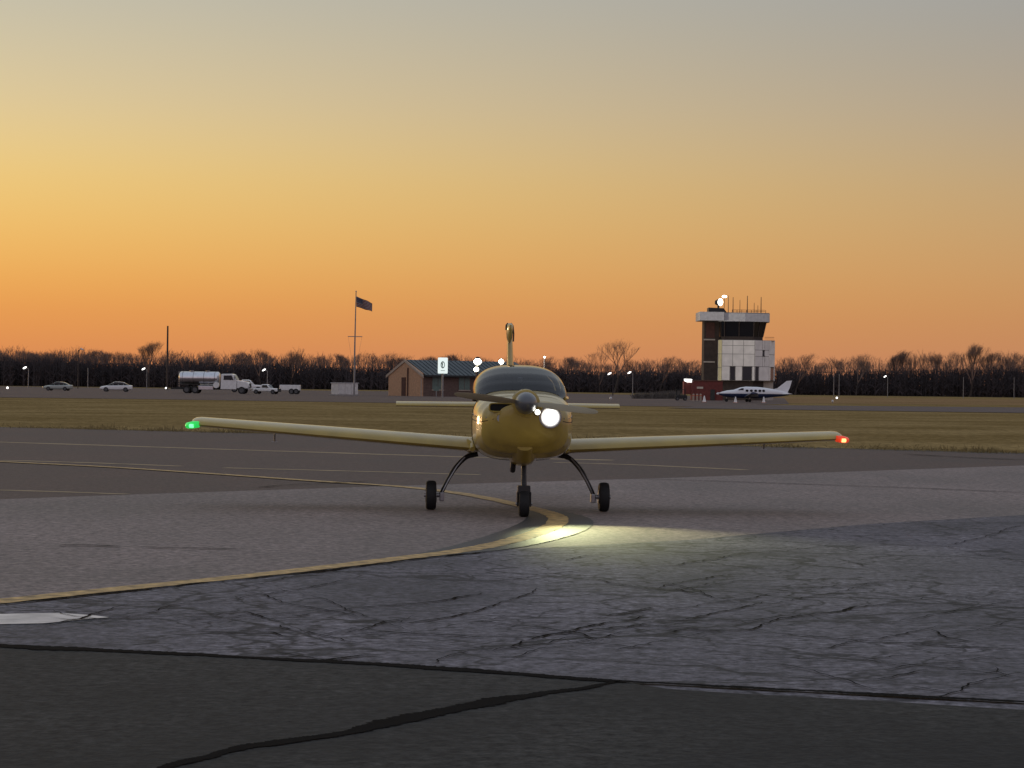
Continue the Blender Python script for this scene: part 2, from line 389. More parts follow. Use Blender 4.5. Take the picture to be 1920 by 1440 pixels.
def fj_y(x):
    for a, b in zip(FJ, FJ[1:]):
        if a[0] <= x <= b[0]: return a[1]+(b[1]-a[1])*(x-a[0])/(b[0]-a[0])
    return 1300
rc = random.Random(21)
for i in range(64):                       # the fine web between the long cracks
    x = rc.uniform(60, 1900); y = cb_y(x)+8+(fj_y(x)-cb_y(x)-14)*rc.random(); sl = rc.choice((-1, 1))*rc.uniform(.02, .22); pl = []
    for q in range(rc.randint(3, 6)):
        if cb_y(x)+4 < y < fj_y(x)-3: pl.append((x, y))
        st_ = rc.uniform(30, 95); x += st_; y += sl*st_+rc.gauss(0, 4); sl += rc.gauss(0, .07)
    if len(pl) > 2: crack(crk, pl, rc.uniform(.007, .017), ZK+.0004*(i % 4), j=.03)
crack(crk, [(x, y+2) for x, y in CB[1:9]], .05, ZK, j=.03)
crack(con, ((105, 1022), (160, 1022), (230, 1025)), .05, ZK); crack(con, ((255, 1026), (350, 1028), (465, 1030)), .035, ZK)
crack(con, ((1180, 897), (1400, 904), (1660, 913), (1920, 923), (2300, 937)), .07, ZK, rag=.3)
crack(tax, ((1690, 851), (1800, 857), (1920, 862), (2200, 872)), .12, ZK)
crack(tax, ((480, 914), (560, 908), (700, 902)), .05, ZK)

def wood_mesh(name, segs, m, kind=None, parent=None):
    """segs: (p0, p1, r0, r1) -> three-sided tapered sticks in one mesh, built flat"""
    v = []; f = []
    for a, b, r0, r1 in segs:
        d = (b-a); ln = d.length
        if ln < 1e-4: continue
        d /= ln; u = d.orthogonal().normalized(); w = d.cross(u); k = len(v)
        for p, r in ((a, r0), (b, r1)):
            for q in (0, 2.0944, 4.18879): v.append(p+u*(r*math.cos(q))+w*(r*math.sin(q)))
        f += [(k, k+1, k+4, k+3), (k+1, k+2, k+5, k+4), (k+2, k, k+3, k+5)]
    me = bpy.data.meshes.new(name); me.from_pydata([x.to_tuple() for x in v], [], f); me.materials.append(M[m])
    o = bpy.data.objects.new(name, me); COL.objects.link(o); o.parent = parent
    return o

# ragged tufts where the grass meets the taxiway
tf = []
for i in range(16000):
    t = random.random()*(len(EDGE)-1); k = int(t); p = EDGE[k].lerp(EDGE[k+1], t-k)
    p = p+Vector((random.uniform(-.5, .5), random.expovariate(1/1.6)-.35+.3*math.sin(p.x*.8)+.2*math.sin(p.x*2.1), 0)); p.z = ZG
    cl = .5+.5*math.sin(p.x*.9)*math.sin(p.x*.37+1)+.4*math.sin(p.x*2.7)
    if random.random() > .25+cl*.6: continue
    h = random.uniform(.02, .06)+random.random()**3*.16*max(.1, cl); tf.append((p, p+Vector((random.gauss(0, .05), random.gauss(0, .05), h)), .012, .003))
mat('tuft', (.20, .15, .06), .95, var=.4, scale=.7)
tg = wood_mesh('grass_tufts', tf, 'tuft'); tag(tg, 'ragged tufts of dry grass along the taxiway edge', 'grass', kind='stuff')

# ------------------------------------------------------------------ wood and trees
def tree_dist(px): return 560+max(0, min(1, px/1920))*190
WS = []
rnd = random.Random(3)
def dense_top(px):   # top of the closed, dark mass (photograph rows)
    pts = ((-400, 664), (0, 669), (300, 678), (600, 684), (1000, 690), (1300, 694), (1500, 692), (1700, 690), (1920, 688), (2400, 690))
    for a, b in zip(pts, pts[1:]):
        if a[0] <= px <= b[0]: return a[1]+(b[1]-a[1])*(px-a[0])/(b[0]-a[0])
    return 690
for i in range(8500):
    px = rnd.uniform(-380, 2300); D = tree_dist(px)+rnd.uniform(0, 45)
    p = at(px, 720, D); p.z = ZG
    top = at(px, dense_top(px)+3+rnd.uniform(-4, 10)-4*math.sin(px*.021)*math.sin(px*.0073), D).z
    h = max(3, top)
    lean = Vector((rnd.gauss(0, .05), rnd.gauss(0, .05), 1))
    tip = p+lean*h; r = rnd.uniform(.10, .24)
    WS.append((p, tip, r, r*.3))
    for k in range(12):
        s = rnd.uniform(.05, .97); b = p.lerp(tip, s); a = rnd.uniform(0, 6.28); ln = rnd.uniform(.8, 2.6)*(1.1-.45*s)
        e = b+Vector((math.cos(a)*ln*.7, math.sin(a)*ln*.5, ln*rnd.uniform(.3, .95)))
        WS.append((b, e, .26*(1.2-s), .03))
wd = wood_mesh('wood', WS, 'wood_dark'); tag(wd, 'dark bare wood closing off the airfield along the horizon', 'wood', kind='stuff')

FS = []
for i in range(5200):                     # fine bare tops standing out of the closed mass
    px = rnd.uniform(-380, 2300); D = tree_dist(px)+rnd.uniform(5, 45)
    p = at(px, dense_top(px)+8, D)
    w_ = .5+.5*math.sin(px*.047+1.3*math.sin(px*.013)); hi = at(px, dense_top(px)-3-rnd.random()**1.4*(9+13*w_), D).z
    h = max(.5, hi-p.z); ln_ = rnd.gauss(0, .22)
    tip = p+Vector((ln_*h, rnd.gauss(0, .1)*h, h)); FS.append((p, tip, .055, .014))
    for k in range(5):
        b = p.lerp(tip, rnd.uniform(.25, .9)); sg = rnd.choice((-1, 1)); l_ = rnd.uniform(.35, 1.3)
        FS.append((b, b+Vector((sg*l_*rnd.uniform(.2, .7), rnd.gauss(0, .3), l_)), .025, .010))
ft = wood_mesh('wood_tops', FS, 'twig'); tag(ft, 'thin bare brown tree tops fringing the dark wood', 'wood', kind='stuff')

def tree_proto(seed, spread, fork, levels=5):
    rn = random.Random(seed); tr = []; cr = []
    def grow(p, d, ln, r, lv):
        n = 2 if lv < 2 else 1
        q = p
        for s in range(2):
            d2 = (d+Vector((rn.gauss(0, .10), rn.gauss(0, .10), .05))).normalized(); e = q+d2*ln/2
            (tr if lv == 0 else cr).append((q, e, r*(1-.15*s), r*(.85-.15*s))); q = e; d = d2
        if lv >= levels: return
        kids = rn.choice(fork)+(1 if lv >= 2 else 0)
        for k in range(kids):
            a = 2*math.pi*(k+rn.random()*.7)/kids; side = Vector((math.cos(a), math.sin(a), 0))
            sp = spread*rn.uniform(.55, 1.15)
            nd_ = (d+side*sp+Vector((0, 0, .30))).normalized()
            base = q if k < 2 else p.lerp(q, rn.uniform(.5, .95))
            grow(base, nd_, ln*rn.uniform(.62, .84), max(.011, r*rn.uniform(.42, .58)), lv+1)
    grow(Vector((0, 0, 0)), Vector((0, 0, 1)), 2.8, .26, 0)
    top = max(s[1].z for s in cr); k = 12/top
    sc = lambda L_: [(a*k, b*k, r0, r1) for a, b, r0, r1 in L_]
    return sc(tr), sc(cr)
PROT = []
for sd_, sp_, fk in ((1, .52, (3, 4)), (2, .74, (3, 3)), (5, .40, (3, 3)), (8, .58, (3, 3)), (13, .85, (3, 3))):
    a, b = tree_proto(sd_, sp_, fk)
    ta = wood_mesh('trunk', a, 'bark'); cb = wood_mesh('crown', b, 'twig')
    PROT.append((ta.data, cb.data)); bpy.data.objects.remove(ta); bpy.data.objects.remove(cb)
def tree(px, top, proto, wide, label, group=None, dD=-4, rz=None):
    D = tree_dist(px)+dD; p = at(px, 720, D); p.z = ZG; h = at(px, top, D).z-p.z; k = h/12
    e = empty('bare_tree', p, rnd.uniform(0, 6.28) if rz is None else rz, label, 'tree', group); e.scale = (k*wide, k*wide, k)
    for nm, me in zip(('trunk', 'crown'), PROT[proto]):
        o = bpy.data.objects.new(nm, me); COL.objects.link(o); o.parent = e
    return e
tree(1152, 633, 1, 1.15, 'tallest bare tree, wide spreading crown, standing between yellow airplane and tower', dD=-30)
tree(1125, 652, 4, .9, 'lower bare tree just left of the tall spreading one beyond the airplane', dD=-15)
tree(279, 637, 0, 1.0, 'tall bare tree close left of the thin dark mast', dD=-10)
tree(1819, 641, 0, 1.0, 'tall bare tree above the wood near the right edge, highest right of the tower')
tree(1490, 659, 3, 1.15, 'round bare tree just right of the control tower')
tree(1236, 664, 3, 1.05, 'bushy bare tree halfway between tall spreading tree and control tower')
tree(546, 648, 2, 1.0, 'narrow bare tree above the white pickup truck')
tree(490, 651, 1, 1.0, 'bare tree with fanned branches above the fuel truck cab')
tree(1605, 659, 3, 1.0, 'dense bare tree above the light poles right of the parked airplane')
def lot(xs, label, group):
    ORD = 'first second third fourth fifth sixth seventh eighth ninth tenth eleventh twelfth thirteenth fourteenth fifteenth sixteenth seventeenth eighteenth'.split()
    for i, (x, t) in enumerate(sorted(xs)): tree(x, t, rnd.choice((0, 1, 2, 3, 3)), rnd.uniform(.85, 1.25), ORD[i]+label, group, dD=rnd.uniform(18, 45))
rng_ = lambda a, b, st, lo, hi: [(x+rnd.uniform(-8, 8), rnd.uniform(lo, hi)) for x in range(a, b, st)]
lot(rng_(-40, 262, 21, 651, 660), ' low bare tree from the left along the wood left of the dark mast', 'bare trees left of the mast')
lot(rng_(328, 660, 22, 653, 664), ' low bare tree from the left along the wood between dark mast and flagpole', 'bare trees between mast and flagpole')
lot(rng_(680, 905, 20, 656, 670), ' low bare tree from the left along the wood between flagpole and yellow airplane', 'bare trees between flagpole and airplane')
lot(rng_(965, 1110, 22, 664, 673), ' low bare tree from the left along the wood behind the yellow airplane', 'bare trees behind the airplane')
lot(rng_(1195, 1320, 21, 667, 678), ' low bare tree from the left along the wood just left of the control tower', 'bare trees left of the tower')
lot(rng_(1470, 1660, 24, 665, 679), ' low bare tree from the left along the wood right of the control tower', 'bare trees right of the tower')
lot(rng_(1662, 1790, 19, 653, 664), ' bare tree from the left in the clump above the bright right lamp', 'bare trees of the right clump')
lot(rng_(1850, 2010, 21, 652, 664), ' bare tree from the left at the right edge of the wood', 'bare trees at the right edge')

# ------------------------------------------------------------------ yellow airplane
A0 = gnd(970, 957.5, ZC)
AP = empty('light_airplane', A0, R(2.3), 'yellow low-wing light airplane taxiing nose-on with its landing light lit', 'airplane')
BANK = .010
def se(hw, zb, zt, y, n=28, ex=2.6, cx=0):
    r = []; zc = (zb+zt)/2; hz = (zt-zb)/2
    for k in range(n):
        a = 2*math.pi*k/n; c, s_ = math.cos(a), math.sin(a)
        x = hw*math.copysign(abs(c)**(2/ex), c); z = zc+hz*math.copysign(abs(s_)**(2/ex), s_)
        r.append((x+cx, y, z))
    return r
def interp(keys, t):
    for a, b in zip(keys, keys[1:]):
        if a[0] <= t <= b[0]:
            u = (t-a[0])/(b[0]-a[0]); u = u*u*(3-2*u)*.5+u*.5
            return [x+(y-x)*u for x, y in zip(a[1:], b[1:])]
    return keys[-1][1:]
def loft(b, keys, steps, n=32):
    ys = [keys[0][0]+(keys[-1][0]-keys[0][0])*i/steps for i in range(steps+1)]
    b.rings([se(*interp(keys, y)[:3], y, n=n, ex=interp(keys, y)[3]) for y in ys])
fus = part('fuselage', 'yellow_skin', AP, lambda b: loft(b, [(-.80, .585, .665, 1.49, 3.0), (0, .575, .65, 1.42, 3.0), (.9, .545, .66, 1.42, 2.8), (1.6, .46, .74, 1.50, 2.6), (2.6, .27, .95, 1.42, 2.4), (4.25, .06, 1.2, 1.36, 2.2)], 34), smooth=True)
cowl_keys = [(-1.93, .20, 1.10, 1.335, 2.3), (-1.905, .32, .97, 1.345, 2.6), (-1.85, .43, .86, 1.36, 2.9), (-1.72, .515, .76, 1.39, 3.2), (-1.45, .57, .695, 1.43, 3.4), (-1.1, .595, .668, 1.47, 3.4), (-.795, .598, .655, 1.50, 3.2)]
cowl = part('engine_cowl', 'yellow_skin', AP, lambda b: loft(b, cowl_keys, 40, 48), smooth=True)
part('nose_bowl', 'yellow_skin', cowl, lambda b: b.rings([[(r_*math.cos(2*math.pi*k/24), y, 1.345+(y+1.93)*.02+r_*math.sin(2*math.pi*k/24)) for k in range(24)] for y, r_ in ((-1.2, .10), (-1.5, .155), (-1.8, .172), (-1.925, .165), (-1.935, .15))]), smooth=True)
def cowl_pt(y, a, off=.0015):
    hw, zb, zt, ex = interp(cowl_keys, y); c, s_ = math.cos(a), math.sin(a)
    return ((hw+off)*math.copysign(abs(c)**(2/ex), c), y, (zb+zt)/2+((zt-zb)/2+off)*math.copysign(abs(s_)**(2/ex), s_))
for a0 in (.06, math.pi-.06):
    part('cowl_seam', 'dark_void', cowl, lambda b: b.tube([cowl_pt(-1.88+1.06*i/20, a0) for i in range(21)], .004, 5))
    for i in range(7): part('fastener', 'grey_metal', cowl, lambda b: b.tube([cowl_pt(-1.80+.15*i, a0+(.10 if a0 < 1 else -.10), -.004), cowl_pt(-1.80+.15*i, a0+(.10 if a0 < 1 else -.10), .004)], .010, 8))
part('firewall_seam', 'dark_void', cowl, lambda b: b.tube([cowl_pt(-.83, 2*math.pi*i/48) for i in range(49)], .004, 5, cap=False))
part('chin_scoop', 'yellow_skin', AP, lambda b: b.rings([se(.10, .80, .98, -1.82, ex=2.4), se(.15, .66, .98, -1.62, ex=2.4), se(.18, .60, .95, -1.25, ex=2.4), se(.16, .63, .9, -.85, ex=2.4)]), smooth=True)
def oval(b, cx, cz, a, c, y0, y1, n=20, ex=2):
    b.rings([[(cx+a*math.copysign(abs(math.cos(2*math.pi*k/n))**(2/ex), math.cos(2*math.pi*k/n)), y, cz+c*math.copysign(abs(math.sin(2*math.pi*k/n))**(2/ex), math.sin(2*math.pi*k/n))) for k in range(n)] for y in (y0, y1)])
inl = part('air_inlet', 'dark_void', cowl, lambda b: oval(b, -.285, 1.298, .13, .042, -1.90, -1.7, ex=5))
part('inlet_lip', 'yellow_skin', inl, lambda b: b.tube([(-.285+.137*math.copysign(abs(math.cos(a))**.4, math.cos(a)), -1.90, 1.298+.049*math.copysign(abs(math.sin(a))**.4, math.sin(a))) for a in [2*math.pi*k/24 for k in range(25)]], .009, 6, cap=False), smooth=True)
ri = part('round_intake', 'truck_grey', cowl, lambda b: oval(b, -.29, 1.175, .048, .048, -1.905, -1.72))
part('intake_rim', 'yellow_skin', ri, lambda b: b.tube([(-.29+.052*math.cos(a), -1.905, 1.175+.052*math.sin(a)) for a in [2*math.pi*k/20 for k in range(21)]], .007, 6, cap=False), smooth=True)
part('exhaust_pipe', 'black_paint_metal', AP, lambda b: b.tube([(-.11, -1.15, .68), (-.11, -1.22, .60), (-.11, -1.12, .54)], .032, 10), smooth=True)
# propeller stopped slanting, spinner
prop = part('propeller', 'black_paint_metal', AP, lambda b: b.tube([(0, -1.94, 1.335), (0, -2.02, 1.355)], .085, 20))
def blade(b, ang):
    c, s_ = math.cos(ang), math.sin(ang); rings = []
    for r, ch, tw in ((.06, .03, 66), (.15, .045, 56), (.3, .052, 46), (.5, .050, 38), (.68, .042, 32), (.80, .030, 30), (.84, .012, 30)):
        t = R(tw); ring = []
        for k in range(10):
            a = 2*math.pi*k/10; u = ch*math.cos(a); w = ch*.16*math.sin(a)
            lat = u*math.cos(t)-w*math.sin(t); dep = u*math.sin(t)+w*math.cos(t)
            ring.append((c*r-s_*lat, -1.985+dep, 1.355+s_*r+c*lat))
        rings.append(ring)
    b.rings(rings)
mat('blade_grey', (.30, .26, .17), .5, var=.15)
for a in (173.5, -6.5): part('blade', 'blade_grey', prop, lambda b: blade(b, R(a)), smooth=True)
part('spinner', 'spinner_grey', prop, lambda b: b.rings([[(r*math.cos(2*math.pi*k/24), y, 1.355+r*math.sin(2*math.pi*k/24)) for k in range(24)] for y, r in ((-1.94, .130), (-2.02, .128), (-2.10, .112), (-2.16, .085), (-2.20, .05), (-2.215, .015))]), smooth=True)
# canopy
def dome(y, hw, zb, zt, n=28, ex=2.9):
    return [(hw*math.copysign(abs(math.cos(math.pi*k/n))**(2/ex), math.cos(math.pi*k/n)), y, zb+(zt-zb)*abs(math.sin(math.pi*k/n))**(2/ex)) for k in range(n+1)]
CK = [(-.86, .50, 1.38, 1.455), (-.6, .56, 1.385, 1.60), (-.35, .575, 1.39, 1.71), (0, .578, 1.38, 1.79), (.4, .575, 1.38, 1.815), (.8, .56, 1.38, 1.80), (1.2, .52, 1.39, 1.73), (1.6, .45, 1.42, 1.60), (1.85, .40, 1.44, 1.50)]
can = part('canopy', 'canopy_glass', AP, lambda b: b.rings([dome(y, *interp(CK, y)) for y in [-.86+2.71*i/30 for i in range(31)]], cap=False, closed=False), smooth=True)
part('roll_bar', 'leather', can, lambda b: b.tube([(x*.95, .62, z-.03) for x, y, z in dome(.62, .565, 1.38, 1.81)], .03, 8), smooth=True)
for s_ in (-1, 1):
    part('canopy_rail', 'yellow_skin', can, lambda b: b.tube([(s_*(interp(CK, y)[0]+.004), y, interp(CK, y)[1]+.02) for y in [-.75+.2*i for i in range(13)]], .022, 8), smooth=True)
part('glare_shield', 'leather', AP, lambda b: b.box(-.50, .50, -.55, -.2, 1.43, 1.50), bevel=.02)
for sx_ in (-.26, .26):
    st = part('seat', 'leather', AP, lambda b: b.box(sx_-.2, sx_+.2, .45, .62, 1.36, 1.62), bevel=.05)
    part('headrest', 'leather', st, lambda b: b.box(sx_-.11, sx_+.11, .5, .6, 1.63, 1.75), bevel=.03)
part('instrument_panel', 'black_paint_metal', AP, lambda b: b.box(-.48, .48, -.19, -.15, 1.30, 1.50))
part('baggage_bulkhead', 'leather', AP, lambda b: b.rings([dome(.95, .51, 1.36, 1.76), dome(1.0, .50, 1.36, 1.755)], closed=True))
part('compass', 'grey_metal', AP, lambda b: b.box(-.03, .03, -.32, -.26, 1.60, 1.66), bevel=.012)
# wings
def foil(ch, th, n=14):
    up = []; lo = []
    for k in range(n+1):
        u = .5-.5*math.cos(math.pi*k/n); t = 5*th*(.2969*math.sqrt(u)-.126*u-.3516*u*u+.2843*u**3-.1015*u**4)
        cam_ = .035*math.sin(math.pi*u**.8)
        up.append((u*ch, (t+cam_)*ch)); lo.append((u*ch, (-t*.85+cam_)*ch))
    return up+lo[-2:0:-1]
def wing(b, sgn, keys):
    b.rings([[(sgn*x, y0+u*math.cos(inc)+0, z+v-u*math.sin(inc)-sgn*x*BANK) for u, v in foil(ch, th)] for x, y0, z, ch, th, inc in keys])
for sgn in (-1, 1):
    w = part('wing', 'yellow_skin', AP, lambda b: wing(b, sgn, [(.50, -.38, .775, 1.32, .150, R(2.2)), (2.3, -.34, .885, 1.26, .132, R(2.0)), (3.92, -.30, .988, 1.20, .104, R(1.8)), (3.99, -.27, .992, 1.14, .095, R(1.8)), (4.03, -.18, .996, .98, .07, R(1.8))]), smooth=True)
    part('wing_root_fairing', 'yellow_skin', w, lambda b: b.tube([(sgn*.575, -.42, .77), (sgn*.585, -.2, .81), (sgn*.585, .3, .81), (sgn*.56, .9, .76)], [.03, .10, .09, .02], 10), smooth=True)
    nm = 'green_lamp' if sgn < 0 else 'red_lamp'
    zt = .985-4.04*BANK*sgn
    nav = part('navigation_light', nm, w, lambda b: b.tube([(sgn*3.93, -.30, zt+.005), (sgn*4.0, -.28, zt-.002), (sgn*4.07, -.20, zt-.012), (sgn*4.10, -.05, zt-.02)], [(.040, .04), (.048, .044), (.038, .038), (.010, .010)], 12), smooth=True)
    part('bulb', nm.replace('lamp', 'core'), nav, lambda b: b.tube([(sgn*3.995, -.335, zt-.015), (sgn*4.035, -.315, zt-.015)], .024, 10), smooth=True)
    nav['label'] = 'glowing green light at the wing tip' if sgn < 0 else 'glowing red light at the wing tip'
# aileron/tie-down ring and pitot as seen under the wings
# tail
stab = part('stabilator', 'yellow_skin', AP, lambda b: b.rings([[(x, 3.35+.02*abs(x)+u, 1.262+v-(u*.03)) for u, v in foil(.78-.05*abs(x), .11)] for x in (-1.56, -1.5, -.8, 0, .8, 1.5, 1.56)]), smooth=True)
fin = part('fin', 'yellow_skin', AP, lambda b: b.rings([[(v*1.0, y0+u, z) for u, v in [(p, q-.0) for p, q in foil(ch, th)]] for z, y0, ch, th in ((1.30, 3.0, 1.25, .10), (1.7, 3.28, 1.0, .10), (2.1, 3.5, .78, .11), (2.36, 3.62, .62, .12), (2.40, 3.68, .5, .09))]), smooth=True)
part('rudder_horn', 'yellow_skin', fin, lambda b: b.rings([[(.05*math.cos(2*math.pi*k/14)*s1+.012, 3.55+.25*math.sin(2*math.pi*k/14)*s1, z) for k in range(14)] for z, s1 in ((2.16, .35), (2.22, .8), (2.34, 1), (2.40, .95), (2.425, .6))]), smooth=True)
part('fin_edge_strip', 'black_paint_metal', fin, lambda b: b.tube([(.062, 3.45, 2.17), (.066, 3.46, 2.28), (.055, 3.48, 2.39), (.03, 3.5, 2.425)], .011, 6), smooth=True)
part('fin_edge_strip', 'black_paint_metal', fin, lambda b: b.tube([(-.045, 3.46, 2.33), (-.040, 3.47, 2.40), (-.018, 3.5, 2.425)], .010, 6), smooth=True)
# landing gear
for sgn in (-1, 1):
    leg = part('gear_leg', 'black_paint_metal', AP, lambda b: b.tube(spline([(sgn*.50, .02, .70), (sgn*.64, .02, .66), (sgn*.78, .02, .52), (sgn*.88, .02, .35), (sgn*.955, 0, .19)], 5), [(.055, .034)]*5+[(.05, .030)]*8+[(.042, .026)]*8, 10, flat=(0, 1, 0)), smooth=True)
    part('brake_line', 'grey_metal', leg, lambda b: b.tube([(sgn*.66, -.03, .66), (sgn*.755, -.03, .55), (sgn*.86, -.03, .37), (sgn*.94, -.03, .21)], .010, 6), smooth=True)
    part('brake_caliper', 'grey_metal', leg, lambda b: b.box(sgn*.94-.03, sgn*.94+.03, -.07, .05, .11, .22), bevel=.01)
    def wheel(b, x, y, z, ro, w_):
        prof = ((-w_*.5, ro*.62), (-w_*.52, ro*.80), (-w_*.46, ro*.93), (-w_*.28, ro*.99), (0, ro), (w_*.28, ro*.99), (w_*.46, ro*.93), (w_*.52, ro*.80), (w_*.5, ro*.62))
        b.rings([[(x+dx, y+r*math.cos(2*math.pi*k/28), z+r*math.sin(2*math.pi*k/28)) for k in range(28)] for dx, r in prof])
    wh = part('wheel', 'black_rubber', AP, lambda b: wheel(b, sgn*1.075, 0, .182, .182, .125), smooth=True)
    part('rim', 'grey_metal', wh, lambda b: b.tube([(sgn*1.005, 0, .182), (sgn*1.145, 0, .182)], .085, 18))
    part('axle', 'grey_metal', wh, lambda b: b.tube([(sgn*.93, 0, .182), (sgn*1.16, 0, .182)], .026, 10), smooth=True)
NY = -1.32
ng = part('nose_strut', 'black_paint_metal', AP, lambda b: b.tube([(.02, NY+.18, .75), (.02, NY+.10, .52), (.02, NY+.05, .36)], [.035, .030, .034], 12), smooth=True)
part('nose_fork', 'black_paint_metal', ng, lambda b: b.box(-.055, .095, NY-.02, NY+.12, .20, .37).box(-.066, -.045, NY-.03, NY+.09, .12, .30).box(.085, .106, NY-.03, NY+.09, .12, .30), bevel=.015)
nw = part('nose_wheel', 'black_rubber', AP, lambda b: wheel(b, .02, NY, .155, .155, .118), smooth=True)
part('axle', 'grey_metal', nw, lambda b: b.tube([(-.08, NY, .155), (.12, NY, .155)], .016, 8))
part('tie_down_ring', 'black_paint_metal', AP, lambda b: b.tube([(-.10, -.9, .665), (-.10, -.9, .60), (-.085, -.9, .585), (-.1, -.9, .57)], .014, 6))
# landing light
LX, LZ, LY = .285, 1.195, -1.925
ll = part('landing_light', 'grey_metal', cowl, lambda b: b.rings([[(LX+r*math.cos(2*math.pi*k/28), y, LZ+r*math.sin(2*math.pi*k/28)) for k in range(28)] for y, r in ((-1.62, .115), (LY, .130), (LY-.012, .130), (LY-.012, .116), (LY+.01, .112))], cap=True), smooth=False)
part('lens', 'landing_lamp', ll, lambda b: b.rings([[(LX+r*math.cos(2*math.pi*k/28), y, LZ+r*math.sin(2*math.pi*k/28)) for k in range(28)] for y, r in ((LY-.002, .112), (LY-.012, .10), (LY-.020, .065), (LY-.023, .02))]), smooth=True)
def lamp_fade(m, cx, cz, r0, r1, e0, e1):
    t = m.node_tree; n = t.nodes; l = t.links; b = n['Principled BSDF']
    c = n.new('ShaderNodeTexCoord'); v = n.new('ShaderNodeVectorMath'); v.operation = 'SUBTRACT'; l.new(c.outputs['Object'], v.inputs[0]); v.inputs[1].default_value = (cx, 0, cz)
    w_ = n.new('ShaderNodeVectorMath'); w_.operation = 'MULTIPLY'; l.new(v.outputs[0], w_.inputs[0]); w_.inputs[1].default_value = (1, 0, 1)
    q = n.new('ShaderNodeVectorMath'); q.operation = 'LENGTH'; l.new(w_.outputs[0], q.inputs[0])
    k_ = n.new('ShaderNodeMapRange'); k_.interpolation_type = 'SMOOTHSTEP'; l.new(q.outputs['Value'], k_.inputs[0]); k_.inputs[1].default_value = r0; k_.inputs[2].default_value = r1; k_.inputs[3].default_value = e0; k_.inputs[4].default_value = e1
    l.new(k_.outputs[0], b.inputs['Emission Strength'])
lamp_fade(M['landing_lamp'], LX, LZ, .03, .112, 9, .28)
sl = part('taxi_light', 'grey_metal', cowl, lambda b: b.tube([(LX-.15, -1.80, LZ+.055), (LX-.15, -1.955, LZ+.055)], .036, 16))
part('lens', 'small_lamp', sl, lambda b: b.rings([[(LX-.15+r*math.cos(2*math.pi*k/16), y, LZ+.055+r*math.sin(2*math.pi*k/16)) for k in range(16)] for y, r in ((-1.956, .03), (-1.964, .022), (-1.967, .008))]), smooth=True)
spd = bpy.data.lights.new('landing_beam', 'SPOT'); sp = bpy.data.objects.new('landing_beam', spd); COL.objects.link(sp)
spd.energy = 520; spd.spot_size = R(60); spd.spot_blend = 1.0; spd.shadow_soft_size = .06; spd.color = (.97, 1, .52)
sp.parent = AP; sp.location = (LX, LY-.05, LZ)
tgt = Vector((1.1, -4.4, 0)); sp.rotation_euler = (sp.location-tgt).to_track_quat('Z', 'Y').to_euler()

# ------------------------------------------------------------------ edge markers on the grass border
for px, py, ht, lb in ((515, 829, 17, 'thin dark edge marker stake below the green-lit wing'), (1432, 843, 9, 'short dark edge marker near the red-lit wing tip')):
    p = gnd(px, py, ZT); k = FP/p.y; h = ht/k
    e = empty('edge_marker', p, 0, lb, 'marker', 'taxiway edge markers')
    part('stake', 'black_paint_metal', e, lambda b: b.tube([(0, 0, 0), (0, 0, h)], .022, 8)); part('cap', 'black_paint_metal', e, lambda b: b.tube([(0, 0, h), (0, 0, h+.03)], .035, 8)); part('base', 'pale_concrete', e, lambda b: b.tube([(0, 0, 0), (0, 0, .015)], .09, 10))

# ------------------------------------------------------------------ vehicles (x forward, y to the left, z up)
def ringx(x, hw, zb, zt, n=16, ex=4):
    return [(x, y, z) for y, _, z in se(hw, zb, zt, 0, n=n, ex=ex)]
def vwheel(e, x, y, r=.33, w=.22):
    q = part('wheel', 'black_rubber', e, lambda b: b.tube([(x, y-w/2, r), (x, y+w/2, r)], r, 18)); part('rim', 'rim_dark', q, lambda b: b.tube([(x, y-w/2-.01, r), (x, y+w/2+.01, r)], r*.62, 12)); return q
def sedan(p, rz, m, label, Ls=1):
    e = empty('parked_car', p, rz, label, 'car', 'cars parked beyond the grass'); e.scale = (Ls,)*3
    part('body', m, e, lambda b: b.rings([ringx(x, w, zb, zt) for x, w, zb, zt in ((-2.3, .72, .42, .86), (-2.2, .84, .30, .95), (-1.5, .89, .22, .99), (0, .90, .20, .96), (1.1, .89, .22, .93), (1.9, .84, .26, .80), (2.2, .76, .30, .70), (2.3, .62, .36, .6))]), smooth=True)
    g = part('side_windows', 'dark_glass', e, lambda b: b.rings([ringx(x, w, .86, zt, ex=3) for x, w, zt in ((-1.85, .66, .98), (-1.2, .72, 1.32), (-.4, .73, 1.42), (.3, .73, 1.40), (1.2, .70, .95))]), smooth=True)
    part('roof', m, g, lambda b: b.rings([ringx(x, w, zt-.09, zt, ex=3) for x, w, zt in ((-1.25, .58, 1.325), (-.9, .64, 1.40), (-.4, .66, 1.45), (.1, .64, 1.44), (.42, .58, 1.39))]), smooth=True)
    for x in (-.35, .42, -1.05):
        for y in (-1, 1): part('pillar', m, g, lambda b: b.tube([(x, .72*y, .92), (x-.06, .62*y, 1.36)], .035, 6))
    for x in (-1.38, 1.40):
        for y in (-.8, .8): vwheel(e, x, y)
    for y in (-.6, .6):
        part('headlight', 'dim_glass', e, lambda b: b.box(2.13, 2.24, y-.15, y+.15, .58, .70), bevel=.03); part('tail_light', 'red_brick', e, lambda b: b.box(-2.3, -2.2, y-.15, y+.15, .7, .84), bevel=.03)
    return e
def vloc(px, py): return gnd(px, py, ZG+.02)
c1 = vloc(109, 732.5); sedan(c1, math.pi-.1, 'car_green', 'grey-green sedan, the leftmost car parked beyond the grass', 53*c1.y/FP/4.6)
c2 = vloc(218, 734.5); sedan(c2, math.pi+.08, 'car_silver', 'pale silver sedan parked between grey-green sedan and tank truck', 62*c2.y/FP/4.75)

